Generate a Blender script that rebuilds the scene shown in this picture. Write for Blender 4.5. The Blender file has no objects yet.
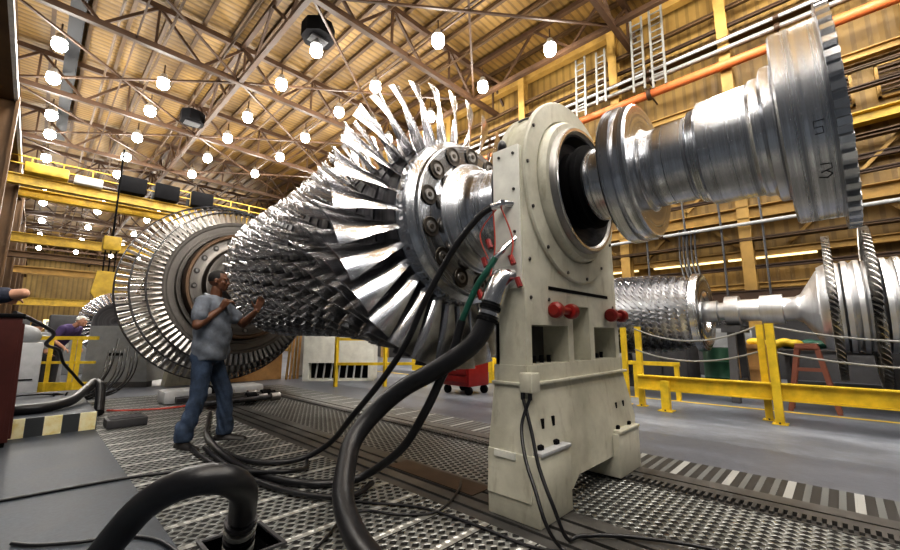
import bpy, bmesh, math, random
from mathutils import Vector, Matrix
random.seed(7)
PI = math.pi
col = bpy.context.scene.collection
V = Vector

# ------------------------------------------------------------------ materials
def new_mat(name):
    m = bpy.data.materials.new(name); m.use_nodes = True
    return m, m.node_tree, m.node_tree.nodes['Principled BSDF']
class N:
    def __init__(s, nt): s.nt = nt
    def node(s, t, **k):
        n = s.nt.nodes.new(t)
        for a, b in k.items(): setattr(n, a, b)
        return n
    def link(s, a, b): s.nt.links.new(a, b)
    def val(s, sock, v):
        if isinstance(v, (int, float)): sock.default_value = v
        elif isinstance(v, tuple): sock.default_value = v
        else: s.link(v, sock)
    def m(s, op, a, b=0.0, c=0.0):
        n = s.node('ShaderNodeMath', operation=op)
        s.val(n.inputs[0], a); s.val(n.inputs[1], b); s.val(n.inputs[2], c)
        return n.outputs[0]
    def coord(s, kind='Object'):
        return s.node('ShaderNodeTexCoord').outputs[kind]
    def xyz(s, v=None):
        n = s.node('ShaderNodeSeparateXYZ'); s.link(v or s.coord(), n.inputs[0]); return n.outputs
    def noise(s, scale, detail=4, rough=.6, vec=None, stretch=None):
        v = vec or s.coord()
        if stretch:
            mp = s.node('ShaderNodeMapping'); s.link(v, mp.inputs[0]); mp.inputs['Scale'].default_value = stretch; v = mp.outputs[0]
        n = s.node('ShaderNodeTexNoise'); s.link(v, n.inputs['Vector'])
        n.inputs['Scale'].default_value = scale; n.inputs['Detail'].default_value = detail; n.inputs['Roughness'].default_value = rough
        return n.outputs['Fac']
    def ramp(s, fac, stops):
        n = s.node('ShaderNodeValToRGB'); s.link(fac, n.inputs[0])
        e = n.color_ramp.elements
        while len(e) < len(stops): e.new(.5)
        for q, (p, c) in zip(e, stops):
            q.position = p; q.color = (c + (1,)) if len(c) == 3 else c
        return n.outputs[0]
    def mix(s, fac, a, b, mode='MIX'):
        n = s.node('ShaderNodeMix', data_type='RGBA', blend_type=mode)
        s.val(n.inputs[0], fac)
        for i, v in ((6, a), (7, b)):
            if isinstance(v, tuple): n.inputs[i].default_value = v + (1,) if len(v) == 3 else v
            else: s.link(v, n.inputs[i])
        return n.outputs[2]
    def bump(s, h, strength, dist, b):
        n = s.node('ShaderNodeBump'); s.link(h, n.inputs['Height'])
        n.inputs['Strength'].default_value = strength; n.inputs['Distance'].default_value = dist
        s.link(n.outputs[0], b.inputs['Normal'])

def plain(name, c, rough=.5, metal=0., var=.12, scale=6., emis=None, es=0., bump=0.):
    m, nt, b = new_mat(name); n = N(nt)
    f = n.noise(scale)
    lo = tuple(x * (1 - var) for x in c); hi = tuple(min(1, x * (1 + var)) for x in c)
    n.link(n.ramp(f, [(.3, lo), (.7, hi)]), b.inputs['Base Color'])
    b.inputs['Roughness'].default_value = rough; b.inputs['Metallic'].default_value = metal
    if emis:
        b.inputs['Emission Color'].default_value = emis + (1,); b.inputs['Emission Strength'].default_value = es
    if bump: n.bump(n.noise(scale * 8), bump, .01, b)
    return m
def steel(name, lo, hi, r0, r1, axis='y', freq=9., bump=.15):
    """turned steel: bands of tone and roughness that follow the lathe marks"""
    m, nt, b = new_mat(name); n = N(nt)
    o = n.xyz()
    if axis == 'y': st = (.15, 1., .15)
    else: st = (1, 1, 1)
    if axis in 'ry':
        r = n.m('SQRT', n.m('ADD', n.m('MULTIPLY', o[0], o[0]), n.m('MULTIPLY', o[2], o[2])))
        cb = n.node('ShaderNodeCombineXYZ'); n.link(r, cb.inputs[0]); n.link(n.m('MULTIPLY', o[1], .3 if axis == 'r' else 1.5), cb.inputs[1])
        f = n.noise(freq, 5, .65, cb.outputs[0])
    else:
        f = n.noise(freq, 5, .65, None, st)
    g = n.noise(3.5, 4, .6)
    fg = n.m('ADD', n.m('MULTIPLY', f, .65 if axis == 'n' else .88), n.m('MULTIPLY', g, .35 if axis == 'n' else .12))
    n.link(n.ramp(fg, [(.36, lo), (.62, hi)]), b.inputs['Base Color'])
    rr = n.node('ShaderNodeMapRange'); n.link(fg, rr.inputs[0]); rr.inputs[1].default_value = .35; rr.inputs[2].default_value = .65
    rr.inputs[3].default_value = r1; rr.inputs[4].default_value = r0
    n.link(rr.outputs[0], b.inputs['Roughness'])
    b.inputs['Metallic'].default_value = 1.
    if bump: n.bump(f, bump, .02, b)
    if axis in 'yr':
        b.inputs['Anisotropic'].default_value = .65; b.inputs['Anisotropic Rotation'].default_value = .0
        tn = n.node('ShaderNodeTangent', direction_type='RADIAL', axis='Y'); n.link(tn.outputs[0], b.inputs['Tangent'])
    return m

M = {}
M['shaft2'] = steel('satin turned steel', (.60, .61, .63), (.85, .86, .88), .25, .4, 'y', 3, 0)
M['shaft'] = steel('turned steel', (.28, .29, .31), (.90, .91, .94), .16, .32, 'y', 14, 0)
M['flange'] = steel('faced steel', (.35, .36, .38), (.75, .76, .78), .14, .32, 'r', 10, 0)
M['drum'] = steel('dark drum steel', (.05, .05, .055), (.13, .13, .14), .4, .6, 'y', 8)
M['blade'] = steel('blade steel', (.38, .38, .40), (.80, .80, .82), .12, .28, 'n', 2, .06)
M['blade2'] = steel('dull blade steel', (.28, .28, .29), (.72, .72, .73), .15, .32, 'n', 2, .06)
M['tblade'] = steel('turbine blade metal', (.28, .27, .26), (.66, .64, .61), .22, .4, 'n', 3, .06)
M['tdisc'] = steel('stained turbine wheel', (.09, .085, .08), (.27, .25, .23), .35, .55, 'r', 5)
M['tbronze'] = steel('heat tinted steel', (.10, .06, .04), (.28, .20, .14), .3, .5, 'r', 9)
M['bolt'] = plain('blackened bolt steel', (.10, .095, .09), .35, .9)
M['boltring'] = plain('bolt bore steel', (.30, .29, .28), .4, .9)
M['bore'] = plain('oiled bolt bore', (.07, .06, .05), .45, .7)
M['black'] = plain('black rubber', (.012, .012, .014), .38, 0, .3, 9)
M['blackm'] = plain('matt black', (.006, .006, .007), .8)
M['blackm'].node_tree.nodes['Principled BSDF'].inputs['Specular IOR Level'].default_value = .1
M['chrome'] = plain('fitting steel', (.75, .75, .76), .22, 1.)
M['green'] = plain('green hose', (.01, .09, .06), .4)
M['red'] = plain('red enamel', (.24, .012, .01), .35)
M['wire'] = plain('red lock wire', (.45, .06, .04), .5)
M['orange'] = plain('orange pipe', (.62, .17, .05), .5)
M['yellow'] = plain('safety yellow', (.70, .49, .03), .45, 0, .25, 5)
M['cream'] = plain('cream panel', (.72, .72, .66), .6)
M['lgrey'] = plain('light grey panel', (.42, .43, .44), .5)
M['grey'] = plain('grey panel', (.24, .25, .26), .5)
M['dgrey'] = plain('dark grey', (.06, .06, .065), .55)
M['redcab'] = plain('dark red lacquer', (.075, .018, .014), .45)
M['wood'] = plain('plywood', (.52, .30, .12), .7, 0, .25, 3)
M['terra'] = plain('red oxide paint', (.20, .07, .045), .6)
M['barrel'] = plain('green drum', (.02, .09, .05), .5)
M['dirtyyel'] = plain('worn yellow girder', (.33, .20, .05), .6, 0, .25, 2)
M['crane'] = plain('crane yellow', (.50, .33, .03), .5, 0, .3, 3)
M['truss'] = plain('brown truss steel', (.05, .024, .010), .6, 0, .3, 2)
M['purlin'] = plain('tan purlin steel', (.075, .04, .014), .6, 0, .3, 2)
M['girder'] = plain('brown girder', (.10, .05, .015), .6, 0, .3, 1)
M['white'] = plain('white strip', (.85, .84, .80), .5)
M['duct'] = plain('blue grey duct', (.006, .008, .012), .7)
M['bulb'] = plain('lamp glow', (1, 1, 1), .5, emis=(1, .97, .93), es=38)
M['bulb'].cycles.emission_sampling = 'NONE'
M['tube'] = plain('fluorescent glow', (1, 1, 1), .5, emis=(1, .8, .35), es=1.6)
M['reflector'] = plain('lamp reflector', (.7, .7, .7), .3, .8)
M['rope'] = plain('grey chain', (.30, .30, .28), .5, .5)
M['skin'] = plain('brown skin', (.15, .065, .035), .45, 0, .1)
M['skin2'] = plain('light skin', (.55, .30, .20), .5, 0, .1)
M['hair'] = plain('black hair', (.012, .01, .009), .7)
M['shirt'] = plain('grey polo cloth', (.17, .19, .225), .9, 0, .4, 6, bump=.3)
M['collar'] = plain('lighter collar cloth', (.38, .41, .45), .85)
M['jeans'] = plain('blue denim', (.045, .07, .12), .85, 0, .55, 7, bump=.4)
M['shoe'] = plain('dark shoe leather', (.02, .018, .018), .5)
M['sole'] = plain('shoe sole', (.05, .045, .04), .7)
M['tan'] = plain('tan boot', (.40, .22, .09), .6)
M['purple'] = plain('purple cloth', (.09, .06, .17), .8)
M['navy'] = plain('navy cloth', (.02, .025, .045), .8)
M['eye'] = plain('eye', (.10, .08, .07), .4)
M['lips'] = plain('lips', (.20, .08, .06), .5)

def pedestal_paint():
    m, nt, b = new_mat('grey cream machine paint'); n = N(nt)
    f = n.noise(2.2, 6, .65); g = n.noise(14, 4, .6, None, (1, 1, .25))
    base = n.ramp(f, [(.3, (.40, .39, .31)), (.62, (.64, .62, .52))])
    st = n.ramp(g, [(.28, (.55, .52, .45)), (.42, (1, 1, 1))])
    n.link(n.mix(.55, base, st, 'MULTIPLY'), b.inputs['Base Color'])
    b.inputs['Roughness'].default_value = .42
    n.bump(n.noise(30), .12, .01, b)
    return m
M['paint'] = pedestal_paint()
def concrete():
    m, nt, b = new_mat('grey factory concrete'); n = N(nt)
    o = n.xyz()
    f = n.noise(.9, 8, .7, None, (1, .35, 1)); g = n.noise(9, 5, .7)
    a = n.ramp(f, [(.34, (.06, .068, .085)), (.5, (.14, .155, .185)), (.66, (.27, .295, .34))])
    c = n.mix(.5, a, n.ramp(g, [(.3, (.6, .6, .6)), (.6, (1, 1, 1))]), 'MULTIPLY')
    # darker, rougher wear lane beside the machine bed
    near = n.m('LESS_THAN', n.m('ADD', o[0], n.m('MULTIPLY', g, .15)), 5.25)
    c = n.mix(n.m('MULTIPLY', near, .55), c, (.075, .08, .10))
    n.link(c, b.inputs['Base Color'])
    n.link(n.ramp(f, [(.3, (.3,) * 3), (.7, (.55,) * 3)]), b.inputs['Roughness'])
    b.inputs['Specular IOR Level'].default_value = .3
    n.bump(g, .2, .01, b)
    return m
M['concrete'] = concrete()
def plate():
    m, nt, b = new_mat('dark floor plate'); n = N(nt)
    f = n.noise(2.5, 7, .7); g = n.noise(40, 3, .6)
    c = n.mix(.6, n.ramp(f, [(.3, (.035, .042, .052)), (.68, (.085, .098, .118))]), n.ramp(g, [(.35, (.7,) * 3), (.6, (1,) * 3)]), 'MULTIPLY')
    n.link(c, b.inputs['Base Color'])
    n.link(n.ramp(f, [(.3, (.42,) * 3), (.7, (.6,) * 3)]), b.inputs['Roughness'])
    b.inputs['Specular IOR Level'].default_value = .15
    n.bump(g, .15, .004, b)
    return m
M['plate'] = plate()
def grating(name, pu, pv, plank, hole_r=.40, lo=(.13, .135, .13), hi=(.40, .41, .40)):
    """anti-slip plank grating: staggered diamond openings, a bright folded edge every plank"""
    m, nt, b = new_mat(name); n = N(nt)
    o = n.xyz()
    v = n.m('DIVIDE', o[1], pv)
    row = n.m('FLOOR', v)
    u = n.m('ADD', n.m('DIVIDE', o[0], pu), n.m('MULTIPLY', row, .5))
    du = n.m('ABSOLUTE', n.m('SUBTRACT', n.m('FRACT', u), .5))
    dv = n.m('ABSOLUTE', n.m('SUBTRACT', n.m('FRACT', v), .5))
    d = n.m('ADD', du, dv)
    hole = n.m('LESS_THAN', d, hole_r)
    w = n.m('FRACT', n.m('DIVIDE', n.m('ADD', o[1], 9.72), plank))
    edge = n.m('LESS_THAN', w, .14)
    hole = n.m('MULTIPLY', hole, n.m('SUBTRACT', 1., edge))
    gap = n.m('GREATER_THAN', w, .965)
    dark = n.m('MAXIMUM', hole, gap)
    big = n.noise(1.1, 5, .6)
    metal = n.mix(edge, n.ramp(big, [(.3, lo), (.7, hi)]), n.ramp(big, [(.3, (.3, .3, .28)), (.7, (.8, .8, .77))]))
    n.link(n.mix(dark, metal, (.006, .006, .006)), b.inputs['Base Color'])
    n.link(n.m('SUBTRACT', .45, n.m('MULTIPLY', dark, .45)), b.inputs['Metallic'])
    n.link(n.m('ADD', .34, n.m('MULTIPLY', dark, .5)), b.inputs['Roughness'])
    h = n.m('SUBTRACT', 1., n.m('MULTIPLY', dark, 1.))
    ridge = n.m('MULTIPLY', n.m('SUBTRACT', d, .36), 1.5)
    n.bump(n.m('MINIMUM', h, n.m('ADD', ridge, .3)), .9, .02, b)
    return m
M['grate'] = grating('foreground grating', .066, .054, .324, .44)
M['grate2'] = grating('dimpled grating', .062, .058, 50., .47, (.10, .105, .10), (.30, .31, .30))
def slat_grate():
    m, nt, b = new_mat('slatted grating'); n = N(nt); o = n.xyz()
    w = n.m('FRACT', n.m('DIVIDE', o[1], .09)); bar = n.m('LESS_THAN', w, .42)
    w2 = n.m('FRACT', n.m('DIVIDE', o[1], .36)); ed = n.m('LESS_THAN', w2, .14)
    c = n.mix(bar, (.03, .03, .03), (.14, .15, .15)); c = n.mix(ed, c, (.36, .37, .36))
    n.link(c, b.inputs['Base Color']); b.inputs['Metallic'].default_value = .3; b.inputs['Roughness'].default_value = .5
    n.bump(bar, .8, .02, b)
    return m
M['slat'] = slat_grate()
M['railsteel'] = plain('worn bed rail steel', (.075, .073, .07), .45, .3, .5, 2.2)
M['rustplate'] = plain('brown stained cover plate', (.05, .032, .022), .5, .2, .4, 4)
def ribbed(name, c0, c1, axis, pitch, dark=.45, blotch=.5):
    m, nt, b = new_mat(name); n = N(nt); o = n.xyz()
    w = n.m('FRACT', n.m('DIVIDE', o[axis], pitch))
    tri = n.m('ABSOLUTE', n.m('SUBTRACT', w, .5))
    g = n.m('LESS_THAN', tri, .16)
    f = n.noise(blotch, 4, .6)
    c = n.ramp(f, [(.3, c0), (.7, c1)])
    c = n.mix(n.m('MULTIPLY', g, dark), c, tuple(x * .25 for x in c0))
    n.link(c, b.inputs['Base Color']); b.inputs['Roughness'].default_value = .55
    n.bump(tri, .5, .05, b)
    return m
M['deck'] = ribbed('ribbed roof deck', (.12, .066, .016), (.30, .18, .05), 1, .26)
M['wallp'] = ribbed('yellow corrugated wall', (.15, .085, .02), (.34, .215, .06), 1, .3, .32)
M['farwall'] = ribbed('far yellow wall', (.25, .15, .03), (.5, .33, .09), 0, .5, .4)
def stripes():
    m, nt, b = new_mat('black and yellow hazard paint'); n = N(nt); o = n.xyz()
    s = n.m('GREATER_THAN', n.m('FRACT', n.m('DIVIDE', n.m('ADD', o[0], 30.24), .30)), .5)
    f = n.noise(12)
    c = n.mix(s, (.05, .055, .06), n.ramp(f, [(.3, (.80, .66, .25)), (.6, (.95, .88, .58))]))
    n.link(c, b.inputs['Base Color']); b.inputs['Roughness'].default_value = .5
    return m
M['hazard'] = stripes()

# ------------------------------------------------------------------ mesh helpers
class MB:
    def __init__(s): s.bm = bmesh.new()
    def box(s, x0, x1, y0, y1, z0, z1, bev=0.):
        vs = [s.bm.verts.new(p) for p in [(x0,y0,z0),(x1,y0,z0),(x1,y1,z0),(x0,y1,z0),(x0,y0,z1),(x1,y0,z1),(x1,y1,z1),(x0,y1,z1)]]
        fs = [s.bm.faces.new([vs[i] for i in q]) for q in [(3,2,1,0),(4,5,6,7),(0,1,5,4),(1,2,6,5),(2,3,7,6),(3,0,4,7)]]
        if bev:
            es = list({e for f in fs for e in f.edges})
            bmesh.ops.bevel(s.bm, geom=es, offset=bev, segments=2, affect='EDGES', profile=.5)
        return s
    def prism(s, pts, y0, y1, axis='y'):
        """polygon extruded along an axis; pts are (x,z) for y, (y,z) for x, (x,y) for z"""
        def P(a, b, t): return {'y': (a, t, b), 'x': (t, a, b), 'z': (a, b, t)}[axis]
        A = [s.bm.verts.new(P(a, b, y0)) for a, b in pts]; B = [s.bm.verts.new(P(a, b, y1)) for a, b in pts]
        n = len(pts)
        s.bm.faces.new(A); s.bm.faces.new(B[::-1])
        for i in range(n): s.bm.faces.new((A[i], B[i], B[(i+1) % n], A[(i+1) % n]))
        return s
    def tube(s, path, r, seg=8, cap=True):
        path = [V(p) for p in path]; n = len(path)
        rs = r if isinstance(r, (list, tuple)) else [r] * n
        up = None; rings = []
        for i, p in enumerate(path):
            t = (path[min(i+1, n-1)] - path[max(i-1, 0)]).normalized()
            if up is None:
                up = V((0, 0, 1)) if abs(t.z) < .9 else V((1, 0, 0))
            a = (up - t * up.dot(t)).normalized(); up = a; b = t.cross(a)
            rings.append([s.bm.verts.new(p + (a * math.cos(2*PI*k/seg) + b * math.sin(2*PI*k/seg)) * rs[i]) for k in range(seg)])
        for i in range(n-1):
            for k in range(seg):
                s.bm.faces.new((rings[i][k], rings[i][(k+1) % seg], rings[i+1][(k+1) % seg], rings[i+1][k]))
        if cap:
            s.bm.faces.new(rings[0][::-1]); s.bm.faces.new(rings[-1])
        return s
    def bar(s, p0, p1, w, h=None):
        """square bar between two points"""
        h = h or w; p0 = V(p0); p1 = V(p1); t = (p1 - p0).normalized()
        up = V((0, 0, 1)) if abs(t.z) < .95 else V((1, 0, 0))
        a = t.cross(up).normalized(); b = a.cross(t)
        vs = []
        for p in (p0, p1):
            for i, j in ((-1,-1),(1,-1),(1,1),(-1,1)): vs.append(s.bm.verts.new(p + a*i*w/2 + b*j*h/2))
        for q in [(3,2,1,0),(4,5,6,7),(0,1,5,4),(1,2,6,5),(2,3,7,6),(3,0,4,7)]: s.bm.faces.new([vs[i] for i in q])
        return s
    def ibeam(s, p0, p1, w, h, t=.03):
        """I-section between two points along x or y"""
        p0 = V(p0); p1 = V(p1); d = V((0, 0, h/2 - t/2))
        s.bar(p0 + d, p1 + d, w, t); s.bar(p0 - d, p1 - d, w, t); s.bar(p0, p1, t, h - 2*t)
        return s
    def lathe(s, prof, c=(0,0,0), axis='y', seg=64, close=False):
        """prof = [(along, radius)]"""
        c = V(c); rings = []
        for a, r in prof:
            ring = []
            for k in range(seg):
                ca, sa = math.cos(2*PI*k/seg) * r, math.sin(2*PI*k/seg) * r
                p = {'y': (ca, a, sa), 'z': (ca, sa, a), 'x': (a, ca, sa)}[axis]
                ring.append(s.bm.verts.new(c + V(p)))
            rings.append(ring)
        m = len(rings)
        for i in range(m if close else m-1):
            A = rings[i]; B = rings[(i+1) % m]
            for k in range(seg): s.bm.faces.new((A[k], A[(k+1) % seg], B[(k+1) % seg], B[k]))
        if not close:
            s.bm.faces.new(rings[0][::-1]); s.bm.faces.new(rings[-1])
        return s
    def ball(s, c, r, sc=(1,1,1), seg=12):
        mt = Matrix.Translation(c) @ Matrix.Diagonal((r*sc[0], r*sc[1], r*sc[2], 1))
        bmesh.ops.create_uvsphere(s.bm, u_segments=seg, v_segments=max(6, seg*2//3), radius=1, matrix=mt)
        return s
    def cap(s, a, b, ra, rb, seg=10):
        """tapered capsule"""
        a = V(a); b = V(b); t = (b - a); L = t.length; t.normalize()
        n = 4; path = []; rs = []
        for i in range(n): th = PI/2 * (1 - i/n); path.append(a - t*ra*math.sin(th)*.98); rs.append(max(ra*math.cos(th), ra*.12))
        path.append(a); rs.append(ra); path.append(b); rs.append(rb)
        for i in range(1, n+1): th = PI/2*i/n; path.append(b + t*rb*math.sin(th)*.98); rs.append(max(rb*math.cos(th), rb*.12))
        return s.tube(path, rs, seg)
    def add(s, other, mat):
        """append another MB's geometry transformed"""
        me = bpy.data.meshes.new('tmp'); other.bm.to_mesh(me); me.transform(mat); s.bm.from_mesh(me); bpy.data.meshes.remove(me)
        return s
    def mesh(s, name, mat, smooth=35):
        bmesh.ops.recalc_face_normals(s.bm, faces=s.bm.faces)
        me = bpy.data.meshes.new(name); s.bm.to_mesh(me); s.bm.free()
        me.materials.append(mat)
        if smooth:
            me.polygons.foreach_set('use_smooth', [True] * len(me.polygons))
            me.set_sharp_from_angle(angle=math.radians(smooth))
        return me
    def build(s, name, mat, parent=None, smooth=35, off=None):
        me = s.mesh(name, mat, smooth)
        o = bpy.data.objects.new(name, me); col.objects.link(o)
        if parent is not None:
            o.parent = parent
            w = off if off is not None else V(parent.get('_w', (0, 0, 0)))
            if w.length: me.transform(Matrix.Translation(-w))
            o['_w'] = list(w)
        return o
def tag(o, label=None, cat=None, group=None, kind=None):
    if label: o['label'] = label
    if cat: o['category'] = cat
    if group: o['group'] = group
    if kind: o['kind'] = kind
    return o
def thing(name, loc, label, cat, group=None, kind=None):
    """an Empty at the thing's base; parts are written in world coordinates and shifted to it"""
    o = bpy.data.objects.new(name, None); col.objects.link(o); o.location = loc; o['_w'] = list(loc)
    return tag(o, label, cat, group, kind)
def solo(mb, name, mat, label, cat, group=None, kind=None, smooth=35):
    o = mb.build(name, mat, None, smooth)
    c = sum((V(b) for b in o.bound_box), V()) / 8; c.z = min(b[2] for b in o.bound_box)
    o.data.transform(Matrix.Translation(-c)); o.location = c
    return tag(o, label, cat, group, kind)
def struct(mb, name, mat, label=None, cat=None, parent=None, smooth=35):
    o = mb.build(name, mat, parent, smooth); o['kind'] = 'structure'
    if label: tag(o, label, cat)
    return o
def copy_tree(o, parent=None):
    c = o.copy(); col.objects.link(c)
    if parent: c.parent = parent
    for ch in list(o.children): copy_tree(ch, c)
    return c
def spline(pts, n=8):
    """Catmull-Rom through the control points"""
    P = [V(p) for p in pts]; out = []
    for i in range(len(P)-1):
        p0 = P[max(i-1,0)]; p1 = P[i]; p2 = P[i+1]; p3 = P[min(i+2, len(P)-1)]
        for k in range(n):
            t = k/n
            out.append(.5*((2*p1) + (p2-p0)*t + (2*p0-5*p1+4*p2-p3)*t*t + (3*p1-p0-3*p2+p3)*t**3))
    out.append(P[-1]); return out
ORD = 'first second third fourth fifth sixth seventh eighth ninth tenth eleventh twelfth thirteenth fourteenth fifteenth sixteenth seventeenth eighteenth'.split()

# ------------------------------------------------------------------ the setting: floor
WX, YF = 14.0, 76.0
mb = MB(); mb.box(4.2, WX, -6, YF, -.12, 0); struct(mb, 'floor', M['concrete'], 'worn grey concrete aisle floor beyond the machine bed', 'floor')
mb = MB(); mb.box(-12, .66, -6, 8.3, -.12, 0); struct(mb, 'floor_plate', M['plate'], 'dark grey steel floor plates at the left', 'floor')
mb = MB(); mb.box(-12, 4.2, 9.6, YF, -.12, 0); mb.box(-12, .66, 8.3, 9.6, -.12, 0); struct(mb, 'floor_far', M['concrete'], 'grey concrete floor behind the big rotor', 'floor')
HX0, HX1, HY0, HY1 = .76, 1.06, 2.28, 2.6
mb = MB()
for (a, b, c, d) in ((.66, HX0, -6, 9.6), (HX1, 2.02, -6, 9.6), (HX0, HX1, -6, HY0), (HX0, HX1, HY1, 9.6)): mb.box(a, b, c, d, -.03, 0)
struct(mb, 'floor_grating', M['grate'], 'serrated metal plank grating in the foreground', 'grating', smooth=0)
mb = MB(); mb.box(HX0, HX1, HY0, HY1, -.5, -.45); mb.box(HX0-.01, HX0, HY0, HY1, -.5, -.03); mb.box(HX1, HX1+.01, HY0, HY1, -.5, -.03); mb.box(HX0, HX1, HY0-.01, HY0, -.5, -.03); mb.box(HX0, HX1, HY1, HY1+.01, -.5, -.03); struct(mb, 'floor_pit', M['blackm'], 'dark opening cut into the foreground grating', 'floor')
mb = MB()
for (x0, x1) in ((HX0-.02, HX0), (HX1, HX1+.02)): mb.box(x0, x1, HY0-.02, HY1+.02, -.06, .012)
for (y0, y1) in ((HY0-.02, HY0), (HY1, HY1+.02)): mb.box(HX0, HX1, y0, y1, -.06, .012)
struct(mb, 'trim_1', M['dgrey'], 'steel frame around the hose opening in the grating', 'trim')
mb = MB(); mb.box(2.52, 3.34, -6, 9.6, -.03, -.004); struct(mb, 'floor_grating_centre', M['grate2'], 'dimpled grating strip between the two bed rails', 'grating', smooth=0)
mb = MB(); mb.box(3.76, 4.2, -6, 9.6, -.03, 0); struct(mb, 'floor_grating_aisle', M['slat'], 'slatted grating strip along the aisle edge', 'grating', smooth=0)
def rails(segs, name, label):
    mb = MB()
    for a, b, z in segs: mb.box(a, b, -6, 9.6, -.1, z)
    return struct(mb, name, M['railsteel'], label, 'rail')
rails([(2.02,2.10,.0),(2.105,2.2,.012),(2.235,2.34,.012),(2.37,2.46,.012),(2.465,2.52,0)], 'trim_2', 'dark slotted bed rail nearest the grating')
rails([(3.34,3.36,0),(3.46,3.55,.012),(3.575,3.70,.012),(3.71,3.76,0)], 'trim_3', 'dark bed rail beside the gear rack')
mb = MB(); mb.box(2.0, 3.8, -6, 9.6, -.2, -.1); struct(mb, 'floor_base', M['blackm'], 'black trench under the bed rails', 'floor')
mb = MB()
y = -1.6
while y < 9.4:
    mb.box(3.365, 3.45, y, y+.022, -.1, .015); y += .045
mb.box(3.36, 3.455, -1.6, 9.4, -.1, -.012)
struct(mb, 'trim_4', M['railsteel'], 'toothed gear rack running along the bed rail', 'rack', smooth=0)
mb = MB(); mb.box(2.24, 2.45, 1.95, 2.9, .012, .018); struct(mb, 'trim_5', M['rustplate'], 'brown stained cover plate on the near bed rail', 'plate')
mb = MB(); mb.box(7.88, 7.96, -3, 16, 0, .004); struct(mb, 'trim_6', M['yellow'], 'thin yellow line painted on the aisle floor', 'floor line')
# raised deck with hazard stripes
mb = MB(); mb.box(-4, .66, 6.62, 9.6, 0.0, .2); struct(mb, 'floor_step', M['plate'], 'raised grey step at the left behind the hazard stripe', 'step')
mb = MB(); mb.box(-4, .67, 6.6, 6.62, 0.0, .205); struct(mb, 'trim_7', M['hazard'], 'black and yellow hazard striped edge of the step', 'trim')

# ------------------------------------------------------------------ the setting: walls and roof
ZE = 12.4
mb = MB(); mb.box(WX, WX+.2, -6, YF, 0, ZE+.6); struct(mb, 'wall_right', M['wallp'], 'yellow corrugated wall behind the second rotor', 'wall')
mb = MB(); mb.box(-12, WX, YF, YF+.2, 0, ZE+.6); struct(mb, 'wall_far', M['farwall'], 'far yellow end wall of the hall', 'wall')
mb = MB(); mb.box(-12, WX+.2, -9, YF, 12.75, 12.9); struct(mb, 'ceiling', M['deck'], 'ribbed golden roof deck above the trusses', 'ceiling')
def beam_y(x, z, w, h, name, mat, label, y0=-4., y1=YF, ib=True):
    mb = MB()
    if ib: mb.ibeam((x, y0, z), (x, y1, z), w, h)
    else: mb.bar((x, y0, z), (x, y1, z), w, h)
    return struct(mb, name, mat, label, 'beam', smooth=0)
beam_y(13.5, 4.5, .3, .36, 'beam_runway', M['dirtyyel'], 'yellow crane runway girder on the right wall')
beam_y(13.75, 3.4, .2, .2, 'beam_lower', M['dirtyyel'], 'thin yellow wall girder under the runway')
beam_y(13.75, 2.5, .16, .16, 'beam_low', M['dirtyyel'], 'lowest thin yellow wall girder')
beam_y(13.7, 6.45, .3, .3, 'beam_platform', M['crane'], 'bright yellow platform girder on the right wall', -4, 2.2)
beam_y(13.7, 8.1, .2, .22, 'beam_upper', M['dirtyyel'], 'yellow wall girder below the orange pipe')
beam_y(13.6, 12.1, .3, .4, 'beam_eave', M['dirtyyel'], 'tan eave beam where wall meets roof')
beam_y(13.8, 5.5, .12, .14, 'beam_thin', M['truss'], 'slim brown wall rail above the runway')
beam_y(13.6, 9.9, .5, .08, 'beam_catwalk', M['truss'], 'dark catwalk deck high on the right wall')
# grey low panels along the bottom of the right wall
mb = MB(); mb.box(13.9, 14.0, -4, 20, 0, 2.2); struct(mb, 'wall_dado', M['dgrey'], 'grey lower panel of the right wall', 'wall')
# columns
for i, yy in enumerate((-2.0, 1.6, 4.85, 8.7, 13., 18., 23., 28., 33., 38., 44., 50., 56., 62.)):
    mb = MB(); mb.box(13.35, 13.41, yy-.14, yy+.14, 0, 12.3); mb.box(13.64, 13.7, yy-.14, yy+.14, 0, 12.3); mb.box(13.41, 13.64, yy-.02, yy+.02, 0, 12.3)
    o = struct(mb, 'column', M['dirtyyel'], 'yellow steel wall column, %s from the viewer on the right wall' % ORD[i], 'column', smooth=0)
# wall bracing on the right between columns
mb = MB()
for yy in (-2.0, 1.6, 4.85, 8.7, 13., 18.):
    for s in (0, 1):
        mb.bar((13.8, yy, 3.4 if s else 6.4), (13.8, yy+2.9, 6.4 if s else 3.4), .08)
struct(mb, 'trim_8', M['dirtyyel'], 'crossed diagonal braces on the right wall', 'brace', smooth=0)
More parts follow.
